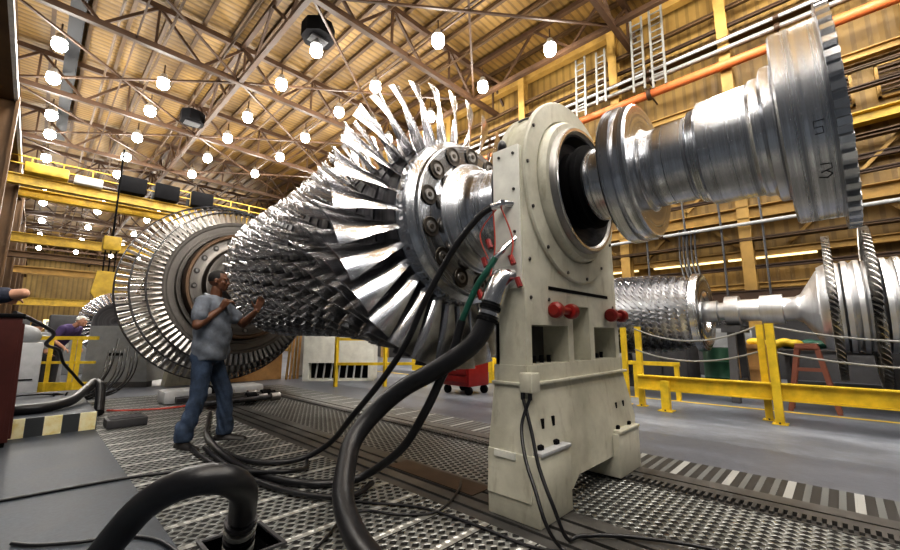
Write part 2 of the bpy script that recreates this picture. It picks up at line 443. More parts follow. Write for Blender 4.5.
# louvre panels on the wall
def louvre(y0, y1, z0, z1, label):
    t = thing('wall_louvre', (13.9, (y0+y1)/2, z0), label, 'louvre', 'louvre panels on the right wall')
    f = MB()
    f.box(13.86, 13.95, y0, y0+.06, z0, z1); f.box(13.86, 13.95, y1-.06, y1, z0, z1)
    f.box(13.86, 13.95, y0, y1, z0, z0+.06); f.box(13.86, 13.95, y0, y1, z1-.06, z1)
    f.build('frame', M['dirtyyel'], t, 0)
    f = MB(); z = z0 + .08
    while z < z1 - .08:
        f.bar((13.9, y0+.06, z), (13.9, y1-.06, z+.0), .05, .05); z += .12
    f.build('slat_panel', M['purlin'], t, 0)
louvre(-.9, .5, 6.9, 7.8, 'ribbed louvre panel high behind the big shaft flange')
louvre(-3.0, -1.3, 6.9, 7.8, 'ribbed louvre panel at the right edge of the wall')
random.seed(9)
for k, (z, h, w_) in enumerate(((3.0,.10,.12),(3.75,.08,.3),(5.0,.09,.12),(5.95,.12,.2),(7.15,.1,.15),(7.6,.08,.1),(10.4,.1,.1),(10.9,.12,.12),(2.2,.3,.1))):
    beam_y(13.6 - .12*(k % 3), z, w_, h, 'beam_girt', M['purlin' if k % 2 else 'truss'], '%s brown girt listed upward on the right wall' % ORD[k])
for k, (y, z) in enumerate(((2.2, 2.9), (4.6, 3.1), (.2, 3.0))):
    mb = MB(); mb.box(13.69, 13.81, y, y+1.9, 3.24, 3.29); solo(mb, 'tube_light', M['tube'], '%s glowing tube light under the runway girder' % ('middle', 'left', 'right')[k], 'light', 'tube lights under the yellow runway girder', smooth=0)
for k in range(4):
    y = 1.2 + k*.95 + random.uniform(-.1,.1); t_ = thing('wall_conduit', (13.3, y, 2.2), '%s thin dark vertical conduit from the right on the right wall' % ORD[k], 'pipe', 'thin vertical conduits on the right wall')
    MB().tube([(13.3, y, 2.2), (13.3, y, 4.3), (13.3, y+.05, 6.0)], .03, 6).build('conduit_run', M['dgrey'], t_)
t_ = thing('cable_bundle', (12.4, 2.9, 1.6), 'bundle of dark cables drooping from the yellow runway girder', 'cable')
for k in range(5): MB().tube(spline([(13.4, 3.2-.1*k, 4.3), (12.6, 3.05-.1*k, 3.2), (12.2, 2.8-.1*k, 2.3), (11.9, 2.5-.12*k, 1.4)]), .03, 6).build('cable', M['black'], t_)
mb = MB(); mb.box(13.25, 13.5, 5.6, 9.5, 1.4, 2.3); solo(mb, 'wall_unit', M['lgrey'], 'long grey wall unit at the left under the wall girders', 'cabinet', smooth=0)
# pipes
def pipe(x, z, r, name, mat, label, y0=-4., y1=30.):
    t = thing(name, (x, y0, z), label, 'pipe')
    MB().tube([(x, y0, z), (x, y1, z)], r, 12).build('pipe_run', mat, t)
    yy = y0 + 1.
    while yy < y1:
        MB().bar((x, yy+.06, z), (13.98, yy+.06, z), .04).build('wall_bracket', M['truss'], t, 0)
        MB().lathe([(yy, r*1.0), (yy, r*1.5), (yy+.12, r*1.5), (yy+.12, r*1.0)], (x, 0, z), 'y', 12).build('pipe_clamp', M['truss'], t); yy += 3.3
pipe(13.2, 8.95, .13, 'orange_pipe', M['orange'], 'long orange pipe sloping across the right wall')
pipe(13.2, 9.75, .05, 'conduit', M['lgrey'], 'upper grey conduit under the catwalk')
pipe(13.2, 9.45, .07, 'conduit', M['rope'], 'lower silver conduit just above the orange pipe')
pipe(13.2, 4.15, .05, 'conduit', M['lgrey'], 'slim grey conduit below the yellow runway girder')
# ladders
def ladder(yy, z0, z1, w, label):
    t = thing('wall_ladder', (12.85, yy, z0), label, 'ladder', 'silver ladders on the right wall')
    for s in (-1, 1): MB().bar((12.85, yy+s*w/2, z0), (13.0, yy+s*w/2, z1), .06).build('rail', M['rope'], t, 0)
    mb = MB(); n = int((z1-z0)/.22)
    for k in range(1, n):
        z = z0 + (z1-z0)*k/n; x = 12.85 + .15*k/n
        MB().bar((x, yy-w/2, z), (x, yy+w/2, z), .035).build('rung', M['rope'], t, 0)
ladder(5.85, 8.9, 11.3, .34, 'silver ladder just left of the wall column by the pedestal')
ladder(5.1, 9.1, 11.2, .3, 'short silver ladder against the wall column')
ladder(3.85, 9.0, 11.7, .34, 'silver ladder third from the left above the orange pipe')
ladder(3.25, 8.9, 11.8, .36, 'tall silver ladder nearest the big shaft flange')

# roof trusses
def truss_x(y, label):
    t = thing('roof_truss', (2, y, 11), label, 'truss', 'roof trusses spanning the hall', 'structure')
    MB().bar((-11, y, 11), (13.6, y, 11), .17, .2).build('bottom_chord', M['truss'], t, 0)
    MB().bar((-11, y, 12.5), (13.6, y, 12.5), .16, .2).build('top_chord', M['truss'], t, 0)
    mb = MB(); x = -10.9; k = 0
    while x < 13.4:
        x2 = x + 1.42
        mb.bar((x, y, 12.5 if k % 2 else 11), (x2, y, 11 if k % 2 else 12.5), .09)
        if k % 2 == 0: mb.bar((x2, y, 11), (x2, y, 12.5), .07)
        x = x2; k += 1
    mb.build('web', M['truss'], t, 0)
truss_x(-1.7, 'brown roof truss across the hall, directly above the viewer')
for i, y in enumerate((4.2, 10.1, 15.95, 22., 28., 34., 40., 46., 52., 58., 64., 70.)): truss_x(y, 'brown roof truss across the hall, %s from the viewer' % ORD[i])
def truss_y(x, label, w=.16):
    t = thing('roof_girder', (x, 5, 11), label, 'truss', None, 'structure')
    MB().bar((x, 2, 11), (x, YF, 11), w, w).build('bottom_chord', M['truss'], t, 0)
    MB().bar((x, 2, 12.5), (x, YF, 12.5), w, w).build('top_chord', M['truss'], t, 0)
    mb = MB(); y = 4.2; k = 0
    while y < 74:
        mb.bar((x, y, 11 if k % 2 else 12.5), (x, y+1.47, 12.5 if k % 2 else 11), .08); y += 1.47; k += 1
    mb.build('web', M['truss'], t, 0)
truss_y(4.6, 'brown longitudinal roof girder down the middle of the roof')
truss_y(11.9, 'brown longitudinal roof girder beside the right wall')
truss_y(-1.9, 'brown longitudinal roof girder at the left', .12)
mb = MB()
x = -10.5
while x < 13.6:
    mb.ibeam((x, 2, 12.68), (x, YF, 12.68), .12, .18, .03); x += .98
struct(mb, 'trim_9', M['purlin'], 'rows of tan roof purlins under the deck', 'purlin', smooth=0)
mb = MB()
ys = (4.2, 10.1, 15.95, 22., 28., 34., 40., 46., 52., 58.); xs = (-7.5, -1.9, 4.6, 11.9)
for a, b in zip(ys, ys[1:]):
    for c, d in zip(xs, xs[1:]):
        mb.bar((c, a, 11.02), (d, b, 11.02), .07); mb.bar((d, a, 10.98), (c, b, 10.98), .07)
        mb.bar(((c+d)/2, a, 11.), ((c+d)/2, b, 11.), .05)
struct(mb, 'trim_10', M['truss'], 'crossed diagonal bracing between the roof trusses', 'brace', smooth=0)
mb = MB()
for x in (.9, 2.2, 3.9, 6.9, 8.6, 10.2): mb.tube([(x, 3, 11.6), (x, YF, 11.6)], .045, 6)
struct(mb, 'trim_11', M['purlin'], 'thin pale service pipes under the roof', 'pipe', smooth=0)
# left side: crane runway girder seen from below, with a white edge
mb = MB(); mb.ibeam((-2.1, 7, 9.3), (-2.1, YF, 9.3), 1.7, .9, .08)
y = 7.5
while y < 30: mb.bar((-2.9, y, 8.93), (-1.3, y, 8.93), .06, .1); y += .9
t = struct(mb, 'beam_runway_left', M['girder'], 'wide brown crane girder along the upper left', 'beam', smooth=0)
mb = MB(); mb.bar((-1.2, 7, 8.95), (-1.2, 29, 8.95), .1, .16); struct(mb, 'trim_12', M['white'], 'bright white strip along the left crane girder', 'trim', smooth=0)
mb = MB(); mb.bar((-.1, 9, 12.0), (-.1, 30, 12.0), .4, .2)
solo(mb, 'air_duct', M['duct'], 'dark blue grey duct strip along the roof at upper left', 'duct', smooth=0)
for i, yy in enumerate((19., 26., 33., 40., 48., 56.)):
    mb = MB(); mb.box(-1.7, -1.62, yy-.2, yy+.2, 0, 9); mb.box(-1.2, -1.12, yy-.2, yy+.2, 0, 9); mb.box(-1.62, -1.2, yy-.03, yy+.03, 0, 9)
    struct(mb, 'column_left', M['girder'], 'brown steel column at the left, %s from the viewer' % ORD[i], 'column', smooth=0)
# second-bay girders at the left, far down the hall
for i, (yy, z, h, mt, lb) in enumerate(((30., 6.2, .5, 'crane', 'bright yellow cross girder far down the hall'), (34., 5., .4, 'dirtyyel', 'dull yellow cross girder in front of the end wall'),
        (27., 4.9, .3, 'girder', 'brown cross girder under the yellow crane'), (46., 3.9, .6, 'crane', 'low yellow cross girder well before the end wall'), (55., 7.4, .8, 'dirtyyel', 'highest tan cross girder before the end wall'))):
    mb = MB(); mb.ibeam((-6, yy, z), (13.3, yy, z), .3, h, .04); struct(mb, 'beam_cross', M[mt], lb, 'beam', smooth=0)
for k in range(7):
    mb = MB(); xx = -3.5 + k*2.2; mb.box(xx, xx+.9, YF-.12, YF-.02, 2.2, 3.4)
    o = solo(mb, 'lit_window', M['tube'], '%s glowing pane from the left low on the far end wall' % ORD[k], 'window', 'glowing panes on the end wall', 'structure', 0)

# overhead travelling crane
cr = thing('overhead_crane', (1, 25, 7.6), 'yellow overhead travelling crane bridge with black trolleys far down the hall', 'crane')
MB().ibeam((-1.6, 25, 7.9), (13.0, 25, 7.9), .35, .45, .05).build('bridge_girder', M['crane'], cr, 0)
MB().ibeam((-1.6, 27.2, 7.9), (13.0, 27.2, 7.9), .35, .45, .05).build('bridge_girder', M['crane'], cr, 0)
mb = MB()
for x in range(-1, 13, 1): mb.bar((x+.2, 24.6, 8.15), (x+.2, 24.6, 8.85), .05)
for z in (8.5, 8.85): mb.bar((-1.6, 24.6, z), (13.0, 24.6, z), .05)
mb.build('handrail', M['crane'], cr, 0)
for k, x in enumerate((2.2, 3.6, 5.2)):
    b = MB().box(x, x+1.05, 24.4, 25.6, 8.15, 8.95, .03).build('control_box', M['blackm'], cr)
MB().box(-1.0, .4, 24.4, 26, 8.15, 8.6, .05).build('end_truck', M['crane'], cr)
MB().box(.6, 1.6, 24.5, 25.4, 8.1, 8.5, .05).build('hoist_drum', M['lgrey'], cr)
hk = thing('crane_hook', (1.7, 18.2, 2.2), 'yellow crane hook block hanging beside the bladed turbine wheel', 'hook')
MB().prism([(1.45,3.35),(1.95,3.35),(2.05,2.6),(1.7,2.05),(1.35,2.6)], 18.05, 18.4).build('block', M['crane'], hk)
MB().box(1.5, 2.0, 18.0, 18.45, 4.1, 4.6, .05).build('sheave_head', M['crane'], hk)
mb = MB()
for x in (1.6, 1.75, 1.9): mb.tube([(x, 18.2, 3.3), (x, 18.2, 4.2)], .02, 6)
mb.build('rope', M['blackm'], hk)
MB().tube([(1.75, 18.2, 4.5), (1.75, 18.2, 7.9)], .03, 6).build('rope', M['blackm'], hk)
hk.location.x -= .12
mb = MB(); mb.tube(spline([(1.7,18.2,2.1),(1.7,18.2,1.95),(1.85,18.2,1.8),(1.7,18.2,1.65),(1.55,18.2,1.78)]), .045, 8); mb.build('hook', M['dgrey'], hk)

# ------------------------------------------------------------------ roof lamps
lamp = None
rows = [(-.45, (8.7, 11.8, 17.7, 20.3, 23.9, 26.3, 30.1, 32.7), 'beside the left girder'), (2.5, (17.7, 20.4, 23.7, 26.8, 30.1), 'right of the blue duct'),
        (5.65, (11.8, 14.5, 17.9, 20.6, 23.8, 26.9), 'under the middle roof girder'), (8.25, (8.5, 12., 14.6, 17.8, 20.8, 24.1), 'above the big rotor'),
        (11.2, (6.05, 9.0, 12.03, 15., 18., 21., 24.), 'closest to the right wall')]
for x, yl, where in rows:
    for i, y in enumerate(yl + ((36., 40.5, 47., 54., 62.) if x > -1 else ())):
        loc = V((x + random.uniform(-.05, .05), y, 10.75))
        lb = 'glowing high bay lamp %s, %s in its row from the viewer' % (where, ORD[i])
        if lamp is None:
            lamp = thing('ceiling_lamp', loc, lb, 'lamp', 'glowing high bay lamps under the roof')
            MB().lathe([(.38,.05),(.36,.09),(.22,.15),(.14,.2),(.13,.2),(.15,.17),(.22,.13),(.3,.07)], loc, 'z', 20).build('lamp_shade', M['reflector'], lamp)
            MB().ball(loc + V((0,0,-.05)), .21).build('bulb', M['bulb'], lamp)
            MB().tube([loc + V((0,0,.3)), loc + V((0,0,.75))], .025, 6).build('hanger', M['truss'], lamp)
        else:
            c = copy_tree(lamp); c.location = loc; c['label'] = lb
        ld = bpy.data.lights.new('lamp_light', 'POINT'); ld.energy = 300; ld.shadow_soft_size = .25; ld.color = (1, .95, .87)
        lo = bpy.data.objects.new('lamp_light', ld); col.objects.link(lo); lo.location = loc + V((0, 0, -.6))
k = 0
for x in (-6.4, -3.4, -.45, 2.5, 5.65, 8.25, 11.2):
    for y in (-4.5, -1.5, 1.5):
        loc = V((x, y, 10.75)); c = copy_tree(lamp); c.location = loc
        c['label'] = 'glowing high bay lamp overhead behind the camera position'
        ld = bpy.data.lights.new('lamp_light', 'POINT'); ld.energy = 300; ld.shadow_soft_size = .25; ld.color = (1, .95, .87)
        lo = bpy.data.objects.new('lamp_light', ld); col.objects.link(lo); lo.location = loc + V((0, 0, -.6))
# black box fixtures
for (x, y, z, s, lb) in ((5.75, 11.9, 11.25, .55, 'black square unit heater behind the bright lamp near the top'), (4.1, 20.6, 10.9, .5, 'black unit heater hanging in the middle of the roof')):
    t = thing('unit_heater', (x, y, z), lb, 'heater', 'black unit heaters under the roof')
    MB().prism([(x+s*math.cos(a), y+s*math.sin(a)) for a in [PI/8+PI/4*k for k in range(8)]], z, z+.5, 'z').build('housing', M['blackm'], t, 0)
    MB().bar((x-.3, y, z-.03), (x+.3, y, z-.03), .4, .06).build('louver', M['dgrey'], t, 0)
    MB().tube([(x, y, z+.5), (x, y, 12.6)], .03, 6).build('hanger', M['truss'], t)

# ------------------------------------------------------------------ big rotor
XA, YA, ZA = 2.96, 2.0, 2.26
rot = thing('turbine_rotor', (0, 0, 0), 'huge silver bladed gas turbine rotor held horizontally in the grey pedestal', 'rotor')
rot['_w'] = [0, 0, 0]
def RL(y): return y - YA
def rlathe(name, prof, mat, seg=96, parent=rot, close=False, smooth=35):
    return MB().lathe([(RL(a), r) for a, r in prof], (0,0,0), 'y', seg, close).build(name, mat, parent, smooth)
# shaft, near end to hub flange
rlathe('shaft', [(-.06,.3),(.1,.37),(.13,.40),(.17,.40),(.19,.355),(.23,.355),(.25,.34),(.50,.335),(.52,.31),(.56,.30),(.58,.275),(.84,.27),(.86,.30),(1.06,.30),(1.07,.28),(1.24,.28),(1.25,.25),(1.75,.25),(1.8,.34),(1.95,.36),(1.97,.40),(2.22,.41),(2.30,.43),(2.36,.47),(2.40,.52),(2.44,.55),(2.5,.56)], M['shaft'], smooth=22)
rlathe('seal_ring', [(1.27,.27),(1.275,.33),(1.31,.33),(1.315,.29),(1.35,.29),(1.36,.31),(1.42,.31),(1.43,.27)], M['blackm'])
rlathe('collar', [(.86,.30),(.86,.47),(.875,.485),(.93,.485),(.935,.46),(.955,.46),(.96,.50),(1.03,.50),(1.045,.485),(1.045,.3)], M['shaft'], smooth=20)
rlathe('coupling_drum', [(-.085,.3),(-.085,.547),(.105,.547),(.115,.537),(.115,.38)], M['shaft'], smooth=20)
# serrated rim
mb = MB(); n = 48; prof = []
for k in range(n):
    for f, r in ((.0,.618),(.42,.618),(.5,.585),(.92,.585)):
        a = 2*PI*(k+f)/n; prof.append((r*math.cos(a), r*math.sin(a)))
mb.prism(prof, RL(-.135), RL(-.085)); mb.build('serrated_rim', M['flange'], rot, 20)
# chalk marks on the drum
mb = MB()
def mark(y0, ang, pts):
    P = []
    for u, v in pts:
        a = ang + v/.547; P.append((.549*math.cos(a), RL(y0)+u, .549*math.sin(a)))
    return P
mb.tube(mark(-.03, math.radians(227), [(.03,.03),(.0,.04),(-.02,.02),(0,.0),(.02,.005),(-.02,-.01),(-.02,-.035),(.02,-.04)]), .002, 5); mb.build('chalk_mark', M['blackm'], rot); mb = MB()
mb.tube(mark(-.03, math.radians(204), [(.02,.03),(-.01,.03),(-.01,.0),(.02,.0),(.02,-.03),(-.02,-.03)]), .002, 5)
mb.build('chalk_mark', M['blackm'], rot)
# hub flange with a toothed outer edge
rlathe('hub_flange', [(2.46,.48),(2.45,.53),(2.47,.545),(2.50,.55),(2.50,.745),(2.515,.76),(2.55,.77),(2.56,.78),(2.60,.82),(2.64,.825),(2.78,.84),(2.78,.4)], M['flange'], smooth=20)
mb = MB(); n = 96; prof = []
for k in range(n):
    for f, r in ((.0,.838),(.5,.838),(.55,.822),(.95,.822)):
        a = 2*PI*(k+f)/n; prof.append((r*math.cos(a), r*math.sin(a)))
mb.prism(prof, RL(2.63), RL(2.68)); mb.build('slotted_ring', M['flange'], rot, 20)
def flange_bolt(c, s, y):
    """recessed bolt seen end-on: bore ring, nut and centre stud"""
    b = MB().lathe([(-.006,.078*s),(-.012,.074*s),(-.012,.066*s),(.012,.062*s)], (0,0,0), 'y', 24).build('flange_bolt', M['bore'], rot)
    n1 = MB().lathe([(-.004,.062*s),(-.004,.045*s),(-.018,.040*s),(-.018,.022*s)], (0,0,0), 'y', 20).build('nut', M['boltring'], b)
    n2 = MB().lathe([(-.018,.020*s),(-.026,.016*s),(-.026,.004)], (0,0,0), 'y', 12).build('stud', M['bore'], b)
    return b
first = None
for k in range(14):
    a = math.radians(17 + k*360/14)
    p = V((.652*math.cos(a), RL(2.497), .652*math.sin(a)))
    if first is None: first = flange_bolt(None, 1.2, 0); o = first
    else:
        o = first.copy(); col.objects.link(o); o.parent = rot
        for ch in first.children:
            q = ch.copy(); col.objects.link(q); q.parent = o
    o.location = p
# compressor
def blade_mb(r0, r1, c0, c1, s0, s1, th, camb, nr=6, ns=5):
    """airfoil blade: radial +Z, axial Y, tangential X; twisted root to tip"""
    mb = MB(); rings = []
    for i in range(nr+1):
        t = i/nr; r = r0 + (r1-r0)*t; c = c0 + (c1-c0)*t; st = math.radians(s0 + (s1-s0)*t)
        cs, sn = math.cos(st), math.sin(st); up = []; lo = []
        tt = th*(1 - .55*t)
        for k in range(ns+1):
            s_ = -0.5 + k/ns
            cam = camb*c*(1-4*s_*s_)*(1 - .4*t)
            half = tt*math.sqrt(max(0., 1-(2*s_)**2))*.5 + .0008
            for lst, sg in ((up, 1), (lo, -1)):
                ax, tg = s_*c, cam + sg*half
                lst.append(V((ax*sn + tg*cs, ax*cs - tg*sn, r)))
        rings.append([mb.bm.verts.new(p) for p in up + lo[::-1]])
    m = len(rings[0])
    for i in range(nr):
        for k in range(m): mb.bm.faces.new((rings[i][k], rings[i][(k+1) % m], rings[i+1][(k+1) % m], rings[i+1][k]))
    mb.bm.faces.new(rings[-1])
    return mb
def ring_of(mb_proto, n, y, phase=0.):
    out = MB()
    me = bpy.data.meshes.new('tmp'); mb_proto.bm.to_mesh(me); mb_proto.bm.free()
    for k in range(n):
        out.bm.from_mesh(me)
        vs = out.bm.verts; vs.ensure_lookup_table()
        new = vs[-len(me.vertices):]
        bmesh.ops.transform(out.bm, matrix=Matrix.Translation((0, y, 0)) @ Matrix.Rotation(2*PI*(k+phase)/n, 4, 'Y'), verts=new)
    bpy.data.meshes.remove(me)
    return out
tips = [1.46,1.37,1.305,1.25,1.205,1.17,1.145,1.125,1.11,1.10,1.09,1.085,1.08,1.075,1.07,1.065,1.06,1.055]
hubs = [.84,.85,.855,.855,.855,.855,.855,.855,.86,.86,.86,.86,.86,.86,.86,.86,.86,.86]
cnts = [32,34,34,34,34,36,36,36,38,38,40,40,42,42,44,44,46,46]
ystg = []; y = 2.80; sp = .31
for k in range(18): ystg.append(y); y += sp; sp = max(.185, sp*.95)
prof = [(2.7, .4), (2.7, .80)]
for k in range(18): prof += [(ystg[k]-.07, hubs[k]-.01), (ystg[k]-.068, hubs[k]+.004), (ystg[k]+.07, hubs[k]+.004), (ystg[k]+.072, hubs[k]-.02)]
prof += [(ystg[-1]+.15, .90), (ystg[-1]+.2, .6), (8.4, .55), (8.42, .3)]
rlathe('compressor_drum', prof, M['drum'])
rest = MB()
for k in range(18):
    L = tips[k]-hubs[k]; n = cnts[k]
    if k == 0: pb = blade_mb(hubs[k]-.01, tips[k], .22, .40, 20, 60, .028, .16, 9, 6)
    else: pb = blade_mb(hubs[k]-.01, tips[k], max(.14, .18-.004*k), max(.19, .28-.01*k), 30, 48, .026, .12, 4, 4)
    if k < 3:
        me = pb.mesh('compressor_blade', M['blade' if k < 2 else 'blade2'], 40)
        for j in range(n):
            o = bpy.data.objects.new('compressor_blade', me); col.objects.link(o); o.parent = rot
            o.location = (0, RL(ystg[k]), 0); o.rotation_euler = (0, 2*PI*(j+.3*k)/n, 0)
    else:
        src = ring_of(pb, n, RL(ystg[k]), .37*k)
        me = bpy.data.meshes.new('tmp'); src.bm.to_mesh(me); src.bm.free(); rest.bm.from_mesh(me); bpy.data.meshes.remove(me)
o = rest.build('compressor_blade_rows', M['blade2'], rot, 40); o['kind'] = 'stuff'
# turbine wheels
yt = 9.05
rlathe('turbine_disc', [(8.6,.3),(8.6,.75),(8.72,.80),(8.75,.86),(8.75,1.0),(8.78,1.02),(8.93,1.03),(8.95,1.09),(8.9,1.11),(8.9,1.17),(9.0,1.18),(9.0,1.30),(8.98,1.31),(8.98,1.375),(9.16,1.375),(9.16,1.1),(9.2,1.1)], M['tdisc'])
rlathe('tinted_ring', [(8.90,.99),(8.70,1.0),(8.68,1.02),(8.68,1.07),(8.72,1.085),(8.92,1.09)], M['tbronze'])
rlathe('turbine_disc', [(9.2,.6),(9.3,1.2),(9.4,1.44),(9.62,1.46),(9.64,1.2),(9.8,1.2),(9.88,1.52),(10.12,1.54),(10.14,.8),(10.3,.4),(10.32,.35),(11.5,.33),(11.5,.1)], M['tdisc'])
rlathe('shroud_band', [(9.0,1.60),(9.0,1.612),(9.12,1.615),(9.12,1.60)], M['drum'], close=True)
rlathe('shroud_band', [(9.45,1.78),(9.45,1.793),(9.58,1.797),(9.58,1.78)], M['drum'], close=True)
rlathe('shroud_band', [(9.93,1.95),(9.93,1.963),(10.08,1.967),(10.08,1.95)], M['drum'], close=True)
me = blade_mb(1.37, 1.60, .13, .12, 42, 38, .026, .12, 3, 4).mesh('turbine_blade', M['tblade'], 40)
for j in range(92):
    o = bpy.data.objects.new('turbine_blade', me); col.objects.link(o); o.parent = rot
    o.location = (0, RL(9.06), 0); o.rotation_euler = (0, 2*PI*j/92, 0)
rest = MB()
for (a, b, yy, n) in ((1.45, 1.78, 9.51, 92), (1.53, 1.95, 10.0, 92)):
    src = ring_of(blade_mb(a, b, .14, .13, 44, 36, .026, .12, 3, 4), n, RL(yy), .3)
    m2 = bpy.data.meshes.new('tmp'); src.bm.to_mesh(m2); src.bm.free(); rest.bm.from_mesh(m2); bpy.data.meshes.remove(m2)
o = rest.build('turbine_blade_rows', M['tblade'], rot, 40); o['kind'] = 'stuff'
fb = None
for k in range(20):
    a = math.radians(4 + k*18); p = V((.915*math.cos(a), RL(8.747), .915*math.sin(a)))
    if fb is None:
        fb = MB().lathe([(-.0,.052),(-.012,.05),(-.012,.038),(-.006,.036)], (0,0,0), 'y', 16).build('wheel_bolt', M['bolt'], rot)
        MB().lathe([(-.004,.034),(-.02,.028),(-.02,.004)], (0,0,0), 'y', 12).build('stud', M['boltring'], fb); o = fb
    else:
        o = fb.copy(); col.objects.link(o); o.parent = rot
        for ch in fb.children: q = ch.copy(); col.objects.link(q); q.parent = o
    o.location = p
rot.location = (XA, YA, ZA); rot.rotation_euler = (-.018, 0, 0)

# ------------------------------------------------------------------ near bearing pedestal
ped = thing('bearing_pedestal', (2.93, 1.55, .012), 'tall grey cream bearing pedestal clamped to the bed around the rotor shaft', 'pedestal')
PX, PZ = 2.94, 2.25
YFc, YB = 1.45, 1.68
mb = MB()
# front wall built around its openings
def fb_(x0, x1, z0, z1, y0=YFc, y1=YB): mb.box(x0, x1, y0, y1, z0, z1)
fb_(2.2, 2.27, .92, 1.18); fb_(2.76, 2.84, .92, 1.18); fb_(3.12, 3.20, .92, 1.18); fb_(3.62, 3.70, .92, 1.18)
fb_(2.2, 2.84, 1.18, 1.335); fb_(3.12, 3.68, 1.18, 1.335)
fb_(2.84, 3.12, .92, 1.335, 1.60, YB)
mb.prism([(2.2, 1.335), (3.68, 1.335), (3.66, 2.28), (2.2, 2.28)], YFc, YB)
mb.box(2.19, 3.72, YFc-.01, YB+.02, .80, .92)
mb.build('upper_body', M['paint'], ped, 0)
MB().box(2.2, 3.7, YB-.02, YB+.01, .92, 1.2).build('inner_panel', M['railsteel'], ped, 0)
mb = MB()
# lower body flares toward the feet, with an arch between them
out = [(2.19, .80), (2.14, .42), (2.12, .14), (2.62, .10), (2.72, .17), (3.32, .17), (3.40, .10), (3.80, .14), (3.80, .42), (3.74, .80)]
A = [mb.bm.verts.new((x, YFc - (.06 if z < .5 else 0), z)) for x, z in out]
B = [mb.bm.verts.new((x, YB + (.035 if z < .5 else .02), z)) for x, z in out]
n = len(out); mb.bm.faces.new(A); mb.bm.faces.new(B[::-1])
for i in range(n): mb.bm.faces.new((A[i], B[i], B[(i+1) % n], A[(i+1) % n]))
mb.build('lower_body', M['paint'], ped, 20)
MB().box(2.17, 3.76, YFc-.035, YB+.03, .795, .815, .005).build('ledge', M['paint'], ped)
# dome housing
def arc(r, n=40, a0=0., a1=PI, cx=PX, cz=PZ): return [(cx + r*math.cos(a0+(a1-a0)*k/n), cz + r*math.sin(a0+(a1-a0)*k/n)) for k in range(n+1)]
mb = MB()
def dome(r0, r1, y0, y1):
    a = arc(r0); b = arc(r1)
    A_ = [mb.bm.verts.new((x, y0, z)) for x, z in a]; B_ = [mb.bm.verts.new((x, y1, z)) for x, z in b]
    for i in range(len(a)-1): mb.bm.faces.new((A_[i], A_[i+1], B_[i+1], B_[i]))
    return A_, B_
A_, B_ = dome(.63, .67, YFc, YFc+.05); mb.bm.faces.new(A_); C_, D_ = dome(.67, .67, YFc+.05, YB-.03); mb.bm.faces.new(D_)
bmesh.ops.remove_doubles(mb.bm, verts=mb.bm.verts, dist=.0005)
mb.build('dome_cover', M['paint'], ped, 25)
mb = MB(); mb.prism(arc(.70), YB-.03, YB+.02); mb.build('dome_flange', M['paint'], ped, 25)
MB().box(2.20, 2.36, YFc+.005, YB, 2.24, 2.42, .01).build('lug', M['paint'], ped)
MB().box(2.182, 2.20, YFc+.012, YB-.002, 1.42, 2.42, .003).build('side_plate', M['cream'], ped)
for y_, z_ in ((1.5,2.36),(1.62,2.36),(1.5,2.1),(1.5,1.8),(1.62,1.55)): MB().tube([(2.183,y_,z_),(2.172,y_,z_)], .010, 8).build('screw', M['bolt'], ped)
MB().tube(spline([(2.25,1.66,2.42),(2.30,1.71,2.50),(2.40,1.69,2.68),(2.52,1.64,2.80),(2.60,1.56,2.83)]), .010, 6).build('seam_cable', M['black'], ped)
MB().ball((2.29,1.67,2.50), .035, (1,1,1.5)).build('seam_clip', M['black'], ped)
# bearing rings on the front
def plathe(name, prof, mat, seg=72, close=True): return MB().lathe(prof, (PX, 0, PZ), 'y', seg, close).build(name, mat, ped)
plathe('face_ring', [(1.46,.735),(1.435,.735),(1.425,.725),(1.425,.58),(1.46,.58)], M['paint'])
plathe('bearing_boss', [(1.46,.565),(1.40,.565),(1.385,.555),(1.37,.545),(1.37,.50),(1.46,.50)], M['paint'])
plathe('bearing_rim', [(1.46,.505),(1.34,.505),(1.325,.495),(1.325,.465),(1.34,.45),(1.46,.45)], M['boltring'])
plathe('bearing_bore', [(1.345,.452),(1.345,.435),(1.42,.40),(1.42,.26),(1.50,.26),(1.50,.452)], M['drum'])
mb = MB(); mb.lathe([(1.325,.49),(1.318,.49),(1.318,.468),(1.325,.468)], (PX, 0, PZ), 'y', 72, True); mb.build('oil_lip', M['chrome'], ped)
# rear ring where the shaft leaves
plathe('rear_seal', [(1.70,.56),(1.85,.56),(1.86,.36),(1.70,.36)], M['drum'])
for k in range(9):
    a = math.radians(150 + k*26); x = PX + .70*math.cos(a); z = PZ + .70*math.sin(a)
    MB().lathe([(1.424,.014),(1.415,.012),(1.415,.003)], (x, 0, z), 'y', 8).build('screw', M['bolt'], ped)
# dark slot and small ports
MB().box(2.50, 3.50, YFc-.004, YFc+.01, 1.43, 1.455).build('slot', M['blackm'], ped, 0)
for (x, z) in ((2.43,.56),(2.30,.56),(3.45,.53),(3.60,.53)): MB().box(x-.013, x+.013, YFc-.045, YFc-.0, z-.03, z+.03).build('port', M['blackm'], ped, 0)
for (x, z) in ((2.27,1.36),(2.27,1.62),(3.6,1.36),(2.5,1.36)): MB().lathe([(YFc-.008,.012),(YFc-.001,.014)], (x,0,z), 'y', 8).build('screw', M['bolt'], ped)
# recess floor studs inside the openings
for x in (2.36, 2.46, 2.56, 2.66, 3.28, 3.38, 3.48, 3.56): MB().tube([(x, 1.56, .92), (x, 1.56, .95 + (x*7 % .05))], .016, 8).build('stud', M['blackm'], ped)
